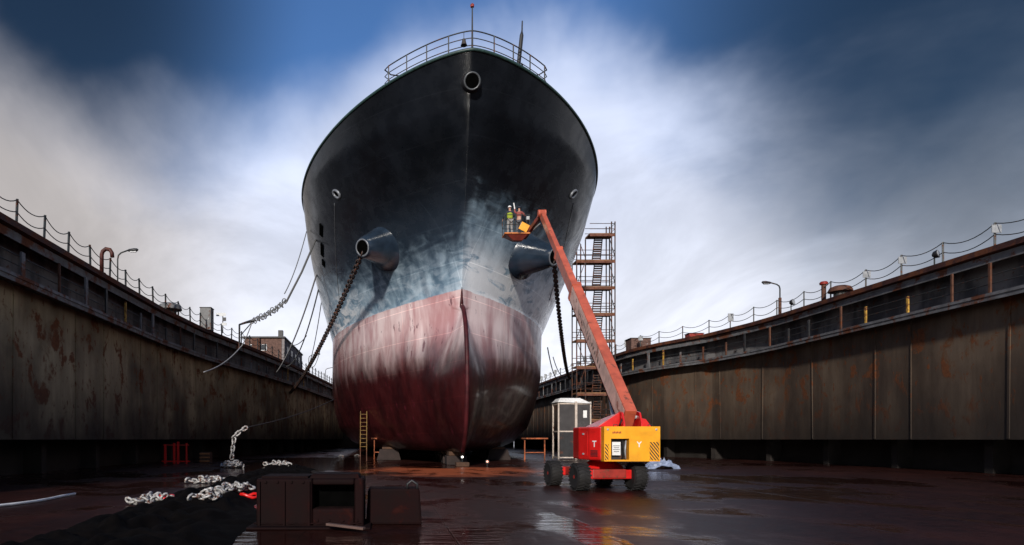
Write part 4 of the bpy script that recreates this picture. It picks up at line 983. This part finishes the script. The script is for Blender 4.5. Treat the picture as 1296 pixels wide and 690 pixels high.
# red trestle and brown crate at the foot of the left wall
rt = empty('red_trestle', (-16.3, 49, 0), 'bright red steel trestle in the shade under the rust blotched wall', 'trestle')
for x, z in ((-.9, 1.5), (-.2, 1.6), (0.1, 1.7), (.75, 1.6)):
    MB().box((x, 0, z/2), (.16 if x < .5 else .1, .14, z)).build('leg', red_paint, rt, bevel=.01)
MB().box((-.1, .1, .18), (2.2, .08, .1)).build('crossbar', red_paint, rt); MB().box((-.1, .1, 1.45), (2.0, .08, .1)).build('crossbar', red_worn, rt)
cr_ = empty('wooden_crate', (-14.9, 52, 0), 'brown wooden crate on the floor beside the bright red trestle', 'crate')
MB().box((0, 0, .42), (.8, .8, .82)).build('case', timber, cr_, bevel=.01)
for z in (.12, .42, .72): MB().box((0, -.42, z), (.84, .03, .1)).build('batten', pbr('orange_timber', (.30, .12, .04), .8), cr_)
# things in the gloom below the bow
ladder_m = pbr('ladder_yellow', (.16, .09, .02), .7, 0, .3, .4, 3, rust=.3)
ld = empty('yellow_ladder', (-2.1, 56, 0), 'short yellow ladder leaning on the red hull beneath the ship', 'ladder')
for x in (-.28, .28): MB().beam((x, 0, 1.0), (x, .5, 4.4), .07, .05).build('stile', ladder_m, ld)
for k in range(9): MB().beam((-.28, .05+.0555*k, 1.25+.36*k), (.28, .05+.0555*k, 1.25+.36*k), .045, .045).build('rung', ladder_m, ld)
for x in (-.28, .28): MB().beam((x, -.0, .0), (x, 0, 1.0), .07, .05).build('foot_extension', rust_steel, ld)
org = pbr('orange_rust_steel', (.32, .08, .025), .7, 0, .4, .4, 3, rust=.3)
def trestle(loc, label):
    r_ = empty('staging_trestle', loc, label, 'trestle')
    for x in (-.9, .9): MB().box((x, 0, .95), (.1, .1, 1.9)).build('leg', org, r_, bevel=.01)
    MB().box((0, 0, 1.97), (2.3, .5, .12)).build('top_beam', org, r_, bevel=.01); MB().box((0, .06, .7), (1.8, .05, .08)).build('crossbar', org, r_)
trestle((-.3, 58.5, 0), 'orange staging trestle in the shade beside the yellow ladder'); trestle((13.3, 57, 0), 'orange staging trestle under the hull between bow and glazed cabin')
glow = emit('lamp_glow', (1, .92, .85), 5); glow2 = emit('lamp_glow_warm', (1, .4, .28), 2)
def worklamp(loc, label, gm):
    r_ = empty('work_lamp', loc, label, 'work lamp'); MB().tube([(0, 0, 0), (0, 0, .3)], .03, 6).build('stand', dark_rail, r_); MB().lathe((0, .06, .36), (0, -1, 0), [(0, .05), (.06, .13), (.12, .14)], 12).build('housing', dark_rail, r_, smooth=True); MB().lathe((0, -.065, .36), (0, -1, 0), [(0, .07), (.01, .06)], 12).build('bulb', gm, r_)
worklamp((5.25, 44.2, .30), 'tiny lit white work lamp on the floor before the stem', glow); worklamp((6.9, 43.6, 0), 'tiny lit reddish work lamp beside the stem foot', glow2)
pl_ = MB().box((0, 0, .15), (.9, .9, .29)).build('timber_pad', timber, bevel=.02); pl_.location = (5.25, 44.3, 0); tag(pl_, 'square timber pad under the tiny white work lamp', 'timber pad')
rnd = random.Random(5)
for k, (px, Yv, lab) in enumerate(((432, 70, 'tiny grey bag lying by the far corner of the hull'), (452, 72, 'flat grey sheet scrap beside the yellow ladder foot'))):
    p = P(px, 556, Yv); crumple('litter_bag', (p.x, Yv, 0), .3, .25, .2, grey_box, lab, 'bag', k+5)
bpy.context.view_layer.update()
# ribs, bolts and a weld bead on the maroon block
rb = random.Random(3)
for x in (-.98, -.45, .08): MB().box((x, -.62, .52), (.05, .05, .96)).build('rib', mar, blk, bevel=.01)
for x in (-.85, -.6, -.3, -.05, .25, .5, .8, 1.1): MB().lathe((x, -.605, .99 if x < .2 else .17), (0, -1, 0), [(0, .035), (.03, .035)], 6).build('bolt', mar, blk)
MB().tube([(-1.1+.1*k, -.60+.01*math.sin(k*2), .10+.008*math.sin(k*3)) for k in range(24)], .018, 5).build('weld_bead', mar, blk, smooth='all')
# small fittings on the boom lift
mb = MB()
for k in range(7): mb.box(LL(7.60+.0, 23.49+.0, 1.28) + Vector((-.012-.034*k, .066*k, 0)), (.02, .02, .22))
e1 = Vector((7.55-7.80, 23.6-23.12, 0)).normalized(); nn_ = Vector((-e1.y, e1.x, 0))
if nn_.x > 0: nn_ = -nn_
q0 = LL(7.80, 23.12, 1.30)
mb = MB()
mr = Matrix((e1, nn_, Vector((0, 0, 1)))).transposed()
for k in range(5): mb.box(q0+e1*.30+nn_*.012+Vector((0, 0, -.02+.05*k)), (.34, .02, .022), mr)
mb.build('vent_louvres', black_steel, lift)
e2 = Vector((7.36-7.55, 24.3-23.6, 0)).normalized(); n2 = Vector((-e2.y, e2.x, 0)); n2 = -n2 if n2.x > 0 else n2; m2r = Matrix((e2, n2, Vector((0, 0, 1)))).transposed()
for dz in (1.35, 2.1): MB().box(LL(7.55, 23.6, dz)+e2*.38+n2*.02, (.10, .03, .06), m2r).build('latch', galv, lift)
MB().box(LL(7.55, 23.6, 1.72)+e2*.38+n2*.008, (.55, .012, .9), m2r).build('access_door', red_paint, lift, bevel=.005)
for x in (7.95, 9.7): MB().lathe(LL(x, 22.775, 2.25), (0, -1, 0), [(0, .04), (.012, .04), (.02, .02)], 10).build('bolt', galv, lift)
for x in (8.2, 9.45): MB().tube([LL(x, 22.9, ZT-.01), LL(x, 22.9, ZT+.07), LL(x+.14, 22.9, ZT+.07), LL(x+.14, 22.9, ZT-.01)], .015, 6).build('lifting_lug', black_steel, lift, smooth='all')
MB().tube([LL(8.62, 23.2, ZT+.3), LL(8.5, 23.0, ZT+.15), LL(8.55, 23.3, ZT+.05), LL(8.62, 23.9, ZT+.1)], .028, 6).build('hose', tyre_m, lift, smooth='all')
mb = MB()
for k in range(60):
    q = A.lerp(B, .06+.0075*k)-up*.50-xaxis*.12; mb.box(LL(*q), (.10, .09, .07), Matrix((xaxis, bd, up)).transposed())
mb.build('cable_track', tyre_m, lift)
